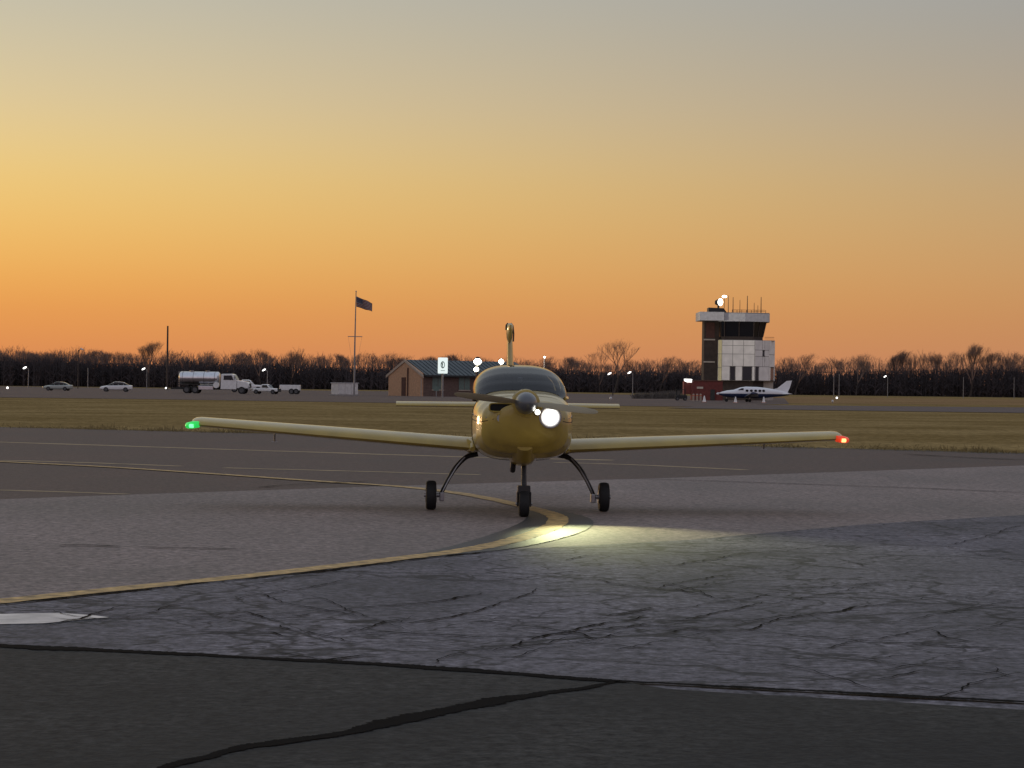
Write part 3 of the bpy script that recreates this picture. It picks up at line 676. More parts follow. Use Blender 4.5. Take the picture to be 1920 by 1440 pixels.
def fuel_truck():
    p = vloc(402, 738); k = FP/p.y; e = empty('fuel_truck', p, -.06, 'fuel tank truck with polished cylindrical tank and white cab', 'truck')
    X = lambda px: (px-402)/k; Z = lambda py: (738-py)/k
    part('chassis', 'chassis', e, lambda b: b.box(X(330), X(466), -.45, .45, .55, .85))
    part('rear_deck', 'chassis', e, lambda b: b.box(X(322), X(345), -1.1, 1.1, .55, .72))
    zt, zb = Z(697), Z(721.5); x0, x1 = X(336), X(412)
    def ring(x, s_): return [(x, 1.12*s_*math.cos(2*math.pi*i/28), (zt+zb)/2+(zt-zb)/2*s_*math.sin(2*math.pi*i/28)) for i in range(28)]
    tk = part('tank', 'polished_tank', e, lambda b: b.rings([ring(x0, .55), ring(x0+.06, .85), ring(x0+.22, 1), ring(x1-.22, 1), ring(x1-.06, .85), ring(x1, .55)]), smooth=True)
    for t in (.1, .37, .63, .9): part('band', 'grey_metal', tk, lambda b: b.rings([ring(x0+(x1-x0)*t-.04, 1.015), ring(x0+(x1-x0)*t+.04, 1.015)], cap=False))
    for t in (.3, .7): part('manhole', 'grey_metal', tk, lambda b: b.tube([(x0+(x1-x0)*t, 0, zt-.05), (x0+(x1-x0)*t, 0, zt+.14)], .28, 14))
    part('ladder', 'grey_metal', tk, lambda b: b.tube([(x0-.05, -.25, .6), (x0-.1, -.25, zt)], .03, 6).tube([(x0-.05, .25, .6), (x0-.1, .25, zt)], .03, 6).box(x0-.1, x0-.04, -.25, .25, 1.3, 1.36).box(x0-.1, x0-.04, -.25, .25, 1.8, 1.86))
    part('hose_reel', 'truck_white', e, lambda b: b.tube([(X(408), -1.2, Z(722)), (X(408), -.7, Z(722))], .42, 16))
    part('equipment_cabinet', 'polished_tank', e, lambda b: b.box(X(374), X(402), -1.05, 1.05, Z(731), Z(723.5)), bevel=.05)
    cb = part('cab', 'truck_white', e, lambda b: b.rings([[(x, y, z) for x, z in ((X(416), .6), (X(446), .6), (X(446), Z(712)), (X(440), Z(702)), (X(436), Z(700.5)), (X(417), Z(701)))] for y in (-1.1, 1.1)]), bevel=.08)
    for y in (-1.11, 1.11): part('side_window', 'dark_glass', cb, lambda b: b.rings([[(x, yy, z) for x, z in ((X(422), Z(712)), (X(440.5), Z(712)), (X(437), Z(703.5)), (X(422), Z(704)))] for yy in (y-.015, y+.015)]))
    part('windscreen', 'dark_glass', cb, lambda b: b.rings([[(x+.03, y, z) for x, z in ((X(446), Z(711.5)), (X(441), Z(703)), (X(440), Z(703)), (X(445), Z(711.5)))] for y in (-.95, .95)]))
    hd = part('hood', 'truck_white', e, lambda b: b.rings([[(x, y, z) for x, z in ((X(446.3), .75), (X(468), .75), (X(469.5), Z(720)), (X(466), Z(715)), (X(446.3), Z(712.5)))] for y in (-.98, .98)]), bevel=.12)
    part('grille', 'chassis', hd, lambda b: b.box(X(469.3), X(470.3), -.6, .6, .85, Z(718)))
    part('bumper', 'grey_metal', e, lambda b: b.box(X(468), X(472), -1.15, 1.15, .5, .8), bevel=.04)
    for y in (-.85, .85): part('headlight', 'dim_glass', hd, lambda b: b.tube([(X(469), y, 1.05), (X(470.5), y, 1.05)], .13, 10))
    part('mirror', 'chassis', cb, lambda b: b.box(X(443), X(444), -1.4, -1.2, Z(711), Z(705)))
    for x in (X(352), X(368), X(456)):
        for y in (-1.0, 1.0): vwheel(e, x, y, .5, .3)
fuel_truck()
def pickup(p, rz, label, k, bed=True):
    e = empty('pickup_truck', p, rz, label, 'truck', 'service trucks parked on the far apron'); e.scale = (k,)*3
    part('body', 'truck_white', e, lambda b: b.rings([ringx(x, w, .45, zt, ex=6) for x, w, zt in ((-2.6, .9, 1.05), (-2.55, .93, 1.1), (.6, .95, 1.12), (1.2, .95, 1.12), (2.2, .92, 1.06), (2.55, .86, .98))]), smooth=True)
    part('bed', 'chassis', e, lambda b: b.box(-2.45, -.75, -.78, .78, 1.04, 1.13))
    g = part('cab', 'truck_white', e, lambda b: b.rings([ringx(x, w, 1.0, zt, ex=5) for x, w, zt in ((-.75, .80, 1.72), (-.6, .84, 1.82), (.3, .84, 1.84), (.62, .80, 1.74), (1.15, .78, 1.15))]), smooth=True)
    for y in (-1, 1): part('side_window', 'dark_glass', g, lambda b: b.rings([[(x, y*yy, z) for x, z in ((-.5, 1.2), (.72, 1.2), (.42, 1.68), (-.5, 1.70))] for yy in (.80, .85)]))
    part('windscreen', 'dark_glass', g, lambda b: b.rings([[(x, y, z) for x, z in ((1.15, 1.18), (.72, 1.74), (.66, 1.70), (1.08, 1.16))] for y in (-.68, .68)]))
    part('grille_guard', 'chassis', e, lambda b: b.box(2.5, 2.68, -.85, .85, .45, 1.05), bevel=.04)
    for x in (-1.7, 1.65):
        for y in (-.84, .84): vwheel(e, x, y, .42, .26)
    for y in (-.65, .65): part('headlight', 'dim_glass', e, lambda b: b.box(2.52, 2.60, y-.12, y+.12, .78, .92))
    return e
pp = vloc(499, 738.8); pickup(pp, -.25, 'white pickup truck with dark front in front of the tank truck cab', 52*pp.y/FP/5.2)
pp = vloc(462, 735.8); pickup(pp, .1, 'white pickup truck mostly hidden behind the tank truck cab', 1.12)
p = vloc(544, 739); k = FP/p.y; e = empty('utility_trailer', p, 0, 'white low utility trailer at the right end of the trucks', 'trailer')
part('box', 'truck_white', e, lambda b: b.box(-19/k, 19/k, -.9, .9, .55, 17/k), bevel=.05); part('drawbar', 'chassis', e, lambda b: b.box(-26/k, -19/k, -.06, .06, .5, .6)); part('lid', 'truck_grey', e, lambda b: b.box(-18/k, 18/k, -.86, .86, 17.05/k, 17.7/k))
for y in (-.85, .85): vwheel(e, 12/k, y, .4, .24)
for y in (-.85, .85): vwheel(e, 3.5/k, y, .4, .24)

# white equipment cabinet beside the flagpole
p = vloc(646, 741.5); k = FP/p.y; e = empty('equipment_cabinet', p, R(38), 'white equipment cabinet beside the foot of the flagpole', 'cabinet')
part('housing', 'cabinet', e, lambda b: b.box(-1.6, 1.6, -.9, .9, .12, 23/k), bevel=.04); part('plinth', 'pale_concrete', e, lambda b: b.box(-1.75, 1.75, -1.05, 1.05, 0, .12)); part('lid', 'tower_roof', e, lambda b: b.box(-1.68, 1.68, -.98, .98, 23/k, 23/k+.08))
for x in (-1.05, 0, 1.05): part('door_panel', 'cabinet', e, lambda b: b.box(x-.48, x+.48, -.935, -.902, .22, 21/k))

# flagpole and flag
p = vloc(664, 742); k = FP/p.y; h = 194/k
e = empty('flagpole', p, 0, 'tall pale flagpole with crossarm, rising above the wood', 'flagpole')
part('shaft', 'pole_grey', e, lambda b: b.tube([(0, 0, 0), (0, 0, h*.5), (.08, 0, h)], [.13, .10, .06], 10)); part('finial', 'grey_metal', e, lambda b: b.tube([(.08, 0, h), (.08, 0, h+.12), (.08, 0, h+.24)], [.03, .11, .02], 10))
ya = part('crossarm', 'pole_grey', e, lambda b: b.tube([(-.95, 0, h*.572), (1.0, 0, h*.572)], .05, 8))
for x in (-.9, .95): part('halyard', 'pole_grey', ya, lambda b: b.tube([(x, 0, h*.572), (x*.12, 0, h*.22)], .012, 5))
def flag_mat():
    m = bpy.data.materials.new('flag_cloth'); m.use_nodes = True; t = m.node_tree; n = t.nodes; l = t.links; b = n['Principled BSDF']; b.inputs['Roughness'].default_value = .9
    u = n.new('ShaderNodeUVMap'); s_ = n.new('ShaderNodeSeparateXYZ'); l.new(u.outputs[0], s_.inputs[0])
    def mm(op, a, bb):
        k_ = n.new('ShaderNodeMath'); k_.operation = op
        for i, v in enumerate((a, bb)):
            if isinstance(v, (int, float)): k_.inputs[i].default_value = v
            else: l.new(v, k_.inputs[i])
        return k_.outputs[0]
    stripe = mm('LESS_THAN', mm('MODULO', mm('MULTIPLY', s_.outputs[1], 13), 2.0), 1.0)
    mx = n.new('ShaderNodeMix'); mx.data_type = 'RGBA'; l.new(stripe, mx.inputs[0]); mx.inputs[6].default_value = (.30, .28, .27, 1); mx.inputs[7].default_value = (.14, .012, .015, 1)
    ct = mm('MULTIPLY', mm('LESS_THAN', s_.outputs[0], .4), mm('GREATER_THAN', s_.outputs[1], 6/13))
    vo = n.new('ShaderNodeTexVoronoi'); vo.inputs['Scale'].default_value = 22; vo.inputs['Randomness'].default_value = 0; l.new(u.outputs[0], vo.inputs['Vector'])
    st = mm('LESS_THAN', vo.outputs['Distance'], .28)
    cx = n.new('ShaderNodeMix'); cx.data_type = 'RGBA'; l.new(st, cx.inputs[0]); cx.inputs[6].default_value = (.012, .015, .06, 1); cx.inputs[7].default_value = (.3, .3, .31, 1)
    m2 = n.new('ShaderNodeMix'); m2.data_type = 'RGBA'; l.new(ct, m2.inputs[0]); l.new(mx.outputs[2], m2.inputs[6]); l.new(cx.outputs[2], m2.inputs[7]); l.new(m2.outputs[2], b.inputs['Base Color'])
    M['flag_cloth'] = m
flag_mat()
NX, NZ = 24, 12; fl, fh = 30/k, 21/k; v = []; fa = []; uv = []
for i in range(NX+1):
    for j in range(NZ+1):
        a, c = i/NX, j/NZ
        v.append((.15+a*fl*.98, .28*math.sin(a*7+c*1.2)*a**.6, h-.55-fh*(1-c)*(.92-.15*a)-fl*.40*a+.06*math.sin(a*9+c*2)*a)); uv.append((a, c))
for i in range(NX):
    for j in range(NZ): q = i*(NZ+1)+j; fa.append((q, q+NZ+1, q+NZ+2, q+1))
me = bpy.data.meshes.new('flag'); me.from_pydata(v, [], fa); me.materials.append(M['flag_cloth']); ul = me.uv_layers.new()
for lp in me.loops: ul.data[lp.index].uv = uv[lp.vertex_index]
for q in me.polygons: q.use_smooth = True
fo = bpy.data.objects.new('flag', me); COL.objects.link(fo); fo.location = p; tag(fo, 'dark striped flag with starred corner flying at the top of the flagpole', 'flag')
so = fo.modifiers.new('solid', 'SOLIDIFY'); so.thickness = .02

# brick building with teal roof
p = vloc(790, 743); k = FP/p.y
BL, BW, ang = 19.0, 8.0, R(40); EH, RH = (743-700)/k, (743-676)/k
e = empty('brick_building', p, 0, 'brick building with tan gable end and teal metal roof behind the airplane', 'building')
e.rotation_euler = (0, 0, R(38))
# local: corner at origin, long side along +x, gable along +y
gab = [(0, BW, 0), (0, 0, 0), (0, 0, EH), (0, BW/2, RH), (0, BW, EH)]
part('gable_wall', 'tan_brick', e, lambda b: b.rings([[(x+d, y, z) for x, y, z in gab] for d in (0, .3)]))
part('long_wall', 'dark_brick', e, lambda b: b.box(.303, BL, .003, .3, 0, EH-.02)); part('rear_wall', 'dark_brick', e, lambda b: b.box(.303, BL, BW-.3, BW-.003, 0, EH-.02))
part('end_wall', 'dark_brick', e, lambda b: b.rings([[(BL+d, y, z) for x, y, z in gab] for d in (0.003, .3)]))
rf = part('roof', 'teal_roof', e, lambda b: b.rings([[(x, y, z) for y, z in ((-.55, EH-.2), (BW/2, RH+.12), (BW+.55, EH-.2), (BW+.55, EH-.42), (BW/2, RH-.12), (-.55, EH-.42))] for x in (.35, BL+.6)]))
for i in range(24):
    x = .8+i*.78; part('seam', 'teal_roof', rf, lambda b: b.rings([[(x+d, y, z) for y, z in ((-.56, EH-.19), (BW/2, RH+.13), (BW/2, RH+.19), (-.56, EH-.13))] for d in (0, .07)]))
part('gutter', 'chassis', rf, lambda b: b.box(.35, BL+.6, -.70, -.56, EH-.46, EH-.24))
part('barge_board', 'trim', e, lambda b: b.rings([[(x, y, z) for y, z in ((-.5, EH-.3), (BW/2, RH+.18), (BW+.5, EH-.3), (BW+.5, EH-.65), (BW/2, RH-.2), (-.5, EH-.65))] for x in (-.12, -.003)]))
part('door', 'brown_door', e, lambda b: b.box(-.08, -.004, BW*.47, BW*.59, .02, 2.6))
part('downpipe', 'brown_door', e, lambda b: b.tube([(-.09, BW*.40, 0), (-.09, BW*.40, RH-1.0)], .09, 8)); part('corner_pipe', 'trim', e, lambda b: b.tube([(-.12, -.12, 0), (-.12, -.12, EH-.7)], .08, 8))
for x in (2.8, 7.4, 12.0, 16.0):
    w = part('window', 'teal_blind', e, lambda b: b.box(x-.95, x+.95, -.04, .0, .95, 2.75)); part('frame', 'trim', w, lambda b: b.box(x-1.05, x+1.05, -.07, -.001, 2.753, 2.87).box(x-1.05, x+1.05, -.1, -.001, .82, .947)); part('mullion', 'dark_brick', w, lambda b: b.box(x-.03, x+.03, -.06, -.042, .95, 2.75))

# lit sign on a post in front of the building
p = vloc(829.5, 745); k = FP/p.y; e = empty('lit_sign', p, 0, 'lit white sign with dark green oval emblem on a post before the brick building', 'sign')
part('post', 'pole_grey', e, lambda b: b.tube([(0, 0, 0), (0, 0, 46/k)], .12, 8))
bd = part('sign_panel', 'sign_face', e, lambda b: b.box(-9.2/k, 9.2/k, -.16, .16, 44.5/k, 74.5/k), bevel=.1)
def emb(b):
    a, c, zc = 3.9/k, 6.6/k, 61/k
    n = 24
    for rr_ in ((1, .72),):
        o_ = [(a*math.cos(2*math.pi*i/n), c*math.sin(2*math.pi*i/n)) for i in range(n)]
        b.add([(x*s_, y, zc+z*s_) for s_ in rr_ for y in (-.172, -.19) for x, z in o_], [])
        B = 0
        for i in range(n):
            j = (i+1) % n; b.f.append((n+i, n+j, 3*n+j, 3*n+i)); b.f.append((i, j, n+j, n+i)); b.f.append((2*n+i, 3*n+i, 3*n+j, 2*n+j))
part('emblem_ring', 'sign_green', bd, emb)
part('emblem_shape', 'sign_green', bd, lambda b: b.rings([[(x/k, y, (61+z)/k) for x, z in ((-2.3, 3.6), (-.9, 4.8), (.2, 1.8), (-.1, -2), (.6, -4.8), (-1.4, -3.2), (-2.0, 0))] for y in (-.19, -.172)]))
part('caption_line', 'sign_green', bd, lambda b: [b.box(x/k, (x+.75)/k, -.19, -.172, 49.6/k, 50.8/k) for x in (-3.6, -2.5, -1.4, -.3, .8, 1.9, 3.0)])
p = vloc(818, 744); k = FP/p.y; e = empty('small_sign', p, 0, 'small dull sign on a short post left of the lit sign', 'sign')
part('post', 'pole_grey', e, lambda b: b.box(-.07, .07, -.05, .05, 0, 12/k)); part('panel', 'teal_blind', e, lambda b: b.box(-5/k, 5/k, -.09, -.053, 11/k, 20/k))

# floodlights over the building
def flood(px, py, base, r, label, depth):
    q = at(px, py, depth); e = empty('floodlight', (q.x, q.y, ZG), 0, label, 'floodlight', 'floodlights lit behind the airplane')
    part('pole', 'pole_dark', e, lambda b: b.tube([(0, .25, 0), (0, .25, q.z+.2)], .09, 8)); hd = part('housing', 'chassis', e, lambda b: b.tube([(0, -.02, q.z), (0, .3, q.z+.1)], r*1.05, 14))
    part('lens', 'floodlight', hd, lambda b: b.rings([[(rr_*math.cos(2*math.pi*i/18), y, q.z+rr_*math.sin(2*math.pi*i/18)) for i in range(18)] for y, rr_ in ((-.03, r), (-.12, r*.8), (-.16, r*.3))]), smooth=True)
flood(895.5, 676.5, 0, 7/14, 'largest round white floodlight above the roof end of the brick building', 302)
flood(893, 691.5, 0, 4.6/14, 'small yellowish floodlight just below the largest one', 301)
flood(940, 677, 0, 4.6/14, 'round white floodlight close left of the airplane fin', 303)
flood(1021, 669, 0, 1.6/14, 'tiny yellow light above the canopy of the airplane', 303)

# spot added at the largest floodlight to brighten tower and parked airplane
fd = bpy.data.lights.new('tower_fill_spot', 'SPOT'); fb = bpy.data.objects.new('tower_fill_spot', fd); COL.objects.link(fb)
fd.energy = 26000; fd.spot_size = R(46); fd.spot_blend = .9; fd.shadow_soft_size = .5; fd.color = (1, .93, .80)
fb.location = at(895.5, 676.5, 302)+Vector((.5, -.9, 0)); fb.rotation_euler = (fb.location-Vector((34, 318, 5))).to_track_quat('Z', 'Y').to_euler()
# ------------------------------------------------------------------ poles
def lamp_pole(px, base, top, label, lit=True, head=True, mm='pole_grey', left=True, D=None, wid=.07, double=False):
    p = gnd(px, base, ZG) if D is None else at(px, base, D); p.z = ZG
    kk = FP/p.y; hh = at(px, top, p.y).z-ZG
    e = empty('lamp_post' if head else 'pole', p, 0, label, 'lamp post' if head else 'pole', 'poles along the far edge of the airfield')
    part('shaft', mm, e, lambda b: b.tube([(0, 0, 0), (0, 0, hh)], [wid*1.3, wid*.9], 8))
    if head:
        for s_ in ((-1, 1) if double else ((-1,) if left else (1,))):
            a = part('arm', mm, e, lambda b: b.tube([(0, 0, hh-.15), (s_*.45, -.1, hh+.12)], .045, 6))
            part('lamp_head', 'street_lamp_white' if lit else 'dim_glass', a, lambda b: b.rings([[(s_*(.35+t*.62), -.12+w_*math.cos(2*math.pi*i/10), hh+.18+.12*(1-t)+w_*.9*math.sin(2*math.pi*i/10)-.18*t) for i in range(10)] for t, w_ in ((0, .07), (.25, .16), (.6, .20), (1, .12), (1.1, .03))]), smooth=True)
    return e
lamp_pole(53, 728, 691, 'leftmost lamp post, left of the grey-green sedan')
lamp_pole(146, 729, 656, 'tall lamp post with head above the wood, right of the grey-green sedan', lit=False, left=False, wid=.08, mm='pole_dark')
lamp_pole(164.5, 729, 690, 'dull headless pole between the two sedans', head=False)
lamp_pole(275, 729.5, 693, 'lamp post with bright head right of the silver sedan')
lamp_pole(313, 731, 611, 'tall thin dark mast rising far above the wood', head=False, mm='pole_dark', wid=.17)
lamp_pole(501, 733, 695, 'lamp post behind the white pickup truck')
lamp_pole(1149, 742, 702, 'lamp post under the tall spreading bare tree', mm='wood_dark')
lamp_pole(1186, 742, 700, 'pale lamp post right of the tall spreading bare tree')
lamp_pole(1563, 745, 701, 'left one of two dull poles close together, right of the parked airplane', head=False)
lamp_pole(1573, 745, 701, 'right one of two dull poles close together, right of the parked airplane', head=False)
lamp_pole(1664, 745, 707, 'lamp post with bright head below the right clump of trees')
lamp_pole(1806, 747, 707, 'dull pole below the tall bare tree near the right edge', head=False)
lamp_pole(1901, 747.5, 708, 'dull pole nearest the right edge', head=False)
# small airfield lights and markers
for px, py, s_, lb, mt in ((14, 731, 2.2, 'tiny white marker light at the far left edge of the apron', 'street_lamp_white'), (311, 731, 2.0, 'tiny white marker light left of the tank truck', 'street_lamp_white'),
                           (1145, 751, 2.2, 'small pale marker beyond the right tailplane', 'dim_glass'), (1569, 749.5, 2.0, 'small white marker at the foot of two poles', 'street_lamp_white'), (1561, 756, 1.8, 'small pale marker on the dry verge', 'dim_glass')):
    p = gnd(px, py, ZG+.012); kk = FP/p.y; e = empty('airfield_marker', p, 0, lb, 'marker', 'airfield markers')
    part('stem', 'pole_grey', e, lambda b: b.tube([(0, 0, 0), (0, 0, s_/kk)], .06, 6)); part('lamp', mt, e, lambda b: b.rings([[(r_*math.cos(2*math.pi*i/8), r_*math.sin(2*math.pi*i/8), s_/kk+z_) for i in range(8)] for z_, r_ in ((0, .09), (.08, .16), (.2, .15), (.3, .05))]))

# ------------------------------------------------------------------ control tower
p = gnd(1402, 750.5, ZG+.02); k = FP/p.y
TW = empty('control_tower', p, 0, 'white panelled control tower with dark glass cab and flat roof', 'building')
X = lambda px: (px-1402)/k
Z = lambda py: (750.5-py)/k
foot = [(X(1347.5), 8.2), (X(1347.5), 1.3), (X(1353), .42), (X(1414), 0), (X(1443), 1.7), (X(1457), 3.9), (X(1457), 8.2)]
part('core_wall', 'tower_joint', TW, lambda b: b.prism(foot, Z(714), Z(637.5)))
def face_panels(a, bq, cols, rows, holes=(), mtl='tower_white', gap=.035, th=.05):
    """rectangular panels on the vertical face a->b; cols in 0..1, rows in metres; holes = (col range, row range) windows"""
    A, B = Vector((*a, 0)), Vector((*bq, 0)); d = B-A; ln = d.length; d.normalize(); nn = Vector((d.y, -d.x, 0))
    def slab(u0, u1, z0, z1, g, o0, o1):
        q = [A+d*(u0*ln+g), A+d*(u1*ln-g)]
        return [(*(pt+nn*o).to_tuple()[:2], z) for o in (o0, o1) for z in (z0+g, z1-g) for pt in q]
    F = [(0, 1, 3, 2), (4, 6, 7, 5), (0, 4, 5, 1), (2, 3, 7, 6), (0, 2, 6, 4), (1, 5, 7, 3)]
    for z0, z1 in zip(rows, rows[1:]):
        for u0, u1 in zip(cols, cols[1:]):
            um, zm = (u0+u1)/2, (z0+z1)/2
            if any(h_[0] < um < h_[1] and h_[2] < zm < h_[3] for h_ in holes): continue
            part('panel', mtl, TW, lambda b: b.add(slab(u0, u1, z0, z1, gap, .002, th), F))
    for h_ in holes:
        w = part('window', 'dark_glass', TW, lambda b: b.add(slab(h_[0], h_[1], h_[2], h_[3], .06, .002, .012), F))
        part('frame', 'chassis', w, lambda b: b.add(slab(h_[0], h_[1], h_[3]-.12, h_[3], .01, .014, .06), F).add(slab(h_[0], h_[1], h_[2], h_[2]+.12, .01, .014, .07), F))
u = lambda px: (px-1353)/(1414-1353)
face_panels(foot[2], foot[3], [0, u(1368), u(1378.5), u(1391), u(1409.5), 1], [Z(713.5), Z(687)], [(u(1368), u(1378.5), Z(713.4), Z(687.1)), (u(1391), u(1409.5), Z(713.4), Z(687.1))])
face_panels(foot[2], foot[3], [0, .33, .66, 1], [Z(687), Z(664), Z(648), Z(637.6)])
u = lambda px: (px-1414)/(1443-1414)
face_panels(foot[3], foot[4], [0, u(1415), u(1422.5), 1], [Z(713.5), Z(687)], [(u(1415), u(1422.5), Z(713.4), Z(687.1))])
face_panels(foot[3], foot[4], [0, u(1429.5), u(1434), 1], [Z(687), Z(668), Z(656), Z(637.6)], [(u(1429.5), u(1434), Z(668), Z(656))])
u = lambda px: (px-1443)/(1457-1443)
face_panels(foot[4], foot[5], [0, u(1447), u(1455), 1], [Z(713.5), Z(687.5)], [(u(1447), u(1455), Z(713.4), Z(687.6))])
face_panels(foot[4], foot[5], [0, 1], [Z(687.5), Z(664), Z(637.6)])
mat('lit_strip_panel', (.80, .72, .42), .7, var=.08)  # yellow light on the corner strip is put into the panel colour
face_panels(foot[1], foot[2], [0, 1], [Z(715), Z(690), Z(664), Z(637.6)], mtl='lit_strip_panel')
face_panels(foot[0], foot[1], [0, .33, .66, 1], [Z(715), Z(690), Z(664), Z(637.6)])
face_panels(foot[5], foot[6], [0, .5, 1], [Z(715), Z(690), Z(664), Z(637.6)])
part('ground_floor', 'tower_brown', TW, lambda b: b.prism([(X(1357), 7.5), (X(1357), 1.2), (X(1413), .9), (X(1434), 2.2), (X(1434), 7.5)], 0, Z(714)-.01))
part('side_pier', 'tower_ledge', TW, lambda b: b.prism([(X(1435), 6), (X(1435), 2.6), (X(1456), 4.4), (X(1456), 6)], 0, Z(714)-.01))
st = part('stair_tower', 'tower_brown', TW, lambda b: b.box(X(1320.5), X(1349.5), 1.6, 5.4, 0, Z(601)))
for y0 in (637, 679): part('ledge', 'tower_ledge', st, lambda b: b.box(X(1319.5), X(1341), 1.48, 1.598, Z(y0+1.5), Z(y0-1)))
part('brick_panel', 'brown_door', st, lambda b: b.box(X(1324), X(1340), 1.55, 1.598, Z(634), Z(605)))
# cab: inverted taper of dark glass with mullions
cab_b = [(X(1352), 7.6), (X(1352), 1.4), (X(1358), .9), (X(1412), .5), (X(1430), 1.7), (X(1434.5), 4.0), (X(1434.5), 7.6)]
cab_t = [(X(1351), 8.0), (X(1351), .9), (X(1357), .3), (X(1412), -.1), (X(1436), 1.5), (X(1440.5), 4.0), (X(1440.5), 8.0)]
sill = part('cab_sill', 'tower_brown', TW, lambda b: b.prism(cab_b, Z(637.4), Z(631)))
zb_, zt_ = Z(630.9), Z(603.3)
cg = part('cab_glass', 'dark_glass', TW, lambda b: b.rings([[(x, y, zb_) for x, y in cab_b], [(x, y, zt_) for x, y in cab_t]]))
for i in range(1, 6):
    for t in ((0, .5) if i in (2, 3) else (0,)):
        a = Vector((*cab_b[i], zb_)).lerp(Vector((*cab_b[i+1], zb_)), t); c = Vector((*cab_t[i], zt_)).lerp(Vector((*cab_t[i+1], zt_)), t)
        part('mullion', 'pole_dark', cg, lambda b: b.tube([a+Vector((0, -.03, 0)), c+Vector((0, -.03, 0))], .07, 6))
roof_poly = [(X(1347), 9), (X(1347), .6), (X(1356), -.6), (X(1394), -1.0), (X(1440), .2), (X(1446), 3.2), (X(1446), 9)]
rs = part('roof_slab', 'tower_roof', TW, lambda b: b.prism(roof_poly, Z(603), Z(588)))
part('roof_slab', 'tower_roof', TW, lambda b: b.box(X(1309), X(1354.5), -1.1, 6.2, Z(602), Z(586)))
part('roof_lip', 'tower_joint', rs, lambda b: b.prism([(x, y) for x, y in roof_poly], Z(587.9), Z(586.3)))
part('roof_house', 'chassis', TW, lambda b: b.rings([[(x, y, z) for x, z in ((X(1328), Z(585.9)), (X(1362), Z(585.9)), (X(1356), Z(578)), (X(1328), Z(577)))] for y in (1.0, 4)]))
bc = part('beacon', 'chassis', TW, lambda b: b.tube([(X(1347), 2, Z(578)), (X(1347), 2, Z(572))], .14, 8).rings([[(X(1345)+t*.72, 2-.2+r_*math.cos(2*math.pi*i/14), Z(567)+r_*math.sin(2*math.pi*i/14)) for i in range(14)] for t, r_ in ((-.5, .25), (0, .45), (.55, .48))]))
part('beacon_lens', 'small_lamp', bc, lambda b: b.rings([[(X(1350.0)+c_*.62*.6-.05*0, 1.6-.25*0+c_*.1-.3, Z(566.5)+s_*.52) for c_, s_ in [(math.cos(2*math.pi*i/16), math.sin(2*math.pi*i/16)) for i in range(16)]], [(X(1350.0)+c_*.35, 1.5-.3, Z(566.5)+s_*.40) for c_, s_ in [(math.cos(2*math.pi*i/16), math.sin(2*math.pi*i/16)) for i in range(16)]]]))
ob = part('obstruction_light', 'small_lamp', TW, lambda b: b.rings([[(X(1359)+r_*1.25*math.cos(2*math.pi*i/10), 2.6+r_*math.sin(2*math.pi*i/10), Z(557.5)+z_) for i in range(10)] for z_, r_ in ((0, .1), (.08, .27), (.25, .27), (.36, .08))]))
part('pole', 'pole_dark', ob, lambda b: b.tube([(X(1359), 2.6, Z(578)), (X(1359), 2.6, Z(557.5))], .035, 6))
for px, ty, w_ in ((1367, 553, .035), (1376, 556, .04), (1389, 561, .03), (1403, 553, .045), (1416, 566, .03), (1423, 571, .03), (1429, 555, .045)):
    an = part('antenna', 'pole_dark', TW, lambda b: b.tube([(X(px), 3, Z(586.2)), (X(px), 3, Z(ty))], [w_*1.6, w_], 6))
part('roof_railing', 'pole_dark', TW, lambda b: [b.box(X(1372), X(1434), 1.2, 1.25, z_, z_+.05) for z_ in (Z(583.5), Z(581))]+[b.box(X(px), X(px)+.06, 1.26, 1.31, Z(586.2), Z(580.5)) for px in range(1372, 1436, 9)])
part('catwalk', 'tower_ledge', TW, lambda b: b.box(X(1434.6), X(1455), 2.5, 6.5, Z(638.5), Z(637)))
part('catwalk_railing', 'pole_dark', TW, lambda b: b.box(X(1436), X(1454), 2.5, 2.56, Z(631.5), Z(630.8)).box(X(1436), X(1454), 2.5, 2.56, Z(634.5), Z(634)))
# low red brick annex, its sign and bollards
p2 = gnd(1326, 750.5, ZG+.02); an = empty('red_annex', p2, 0, 'low dark red brick annex at the foot of the control tower', 'building')
XX = lambda px: (px-1326)/k
part('wall', 'red_brick', an, lambda b: b.box(XX(1297), XX(1352), -1.2, 1.3, 0, Z(716.5))); part('parapet', 'brown_door', an, lambda b: b.box(XX(1296), XX(1353), -1.3, 1.3, Z(716.4), Z(714.5)))
part('wing_wall', 'red_brick', an, lambda b: b.box(XX(1283), XX(1296.8), -.6, 1.2, Z(740), Z(717))); part('porch_pillar', 'brown_door', an, lambda b: b.box(XX(1283.5), XX(1287), -.5, 0, 0, Z(740.1)))
part('wall_plate', 'tower_ledge', an, lambda b: b.box(XX(1306), XX(1317), -1.26, -1.202, Z(730), Z(726.5)))
part('door', 'chassis', an, lambda b: b.box(XX(1330), XX(1338), -1.25, -1.202, .02, Z(731)))
q = at(1291, 713.5, p2.y-.8); sg = empty('lit_roof_sign', (q.x, q.y, q.z-.35), 0, 'small glowing white panel on the left end of the red annex', 'sign')
part('panel', 'street_lamp_white', sg, lambda b: b.rings([[(x/k, y, z/k+.35) for x, z in ((-8, 2.8), (-7.5, -.5), (-3, -2.8), (7, -3), (8, .5), (5, 2.6))] for y in (-.06, .06)])); part('bracket', 'pole_dark', sg, lambda b: b.box(-.4, -.3, .07, .5, -.1, .4).box(.3, .4, .07, .5, -.1, .4))
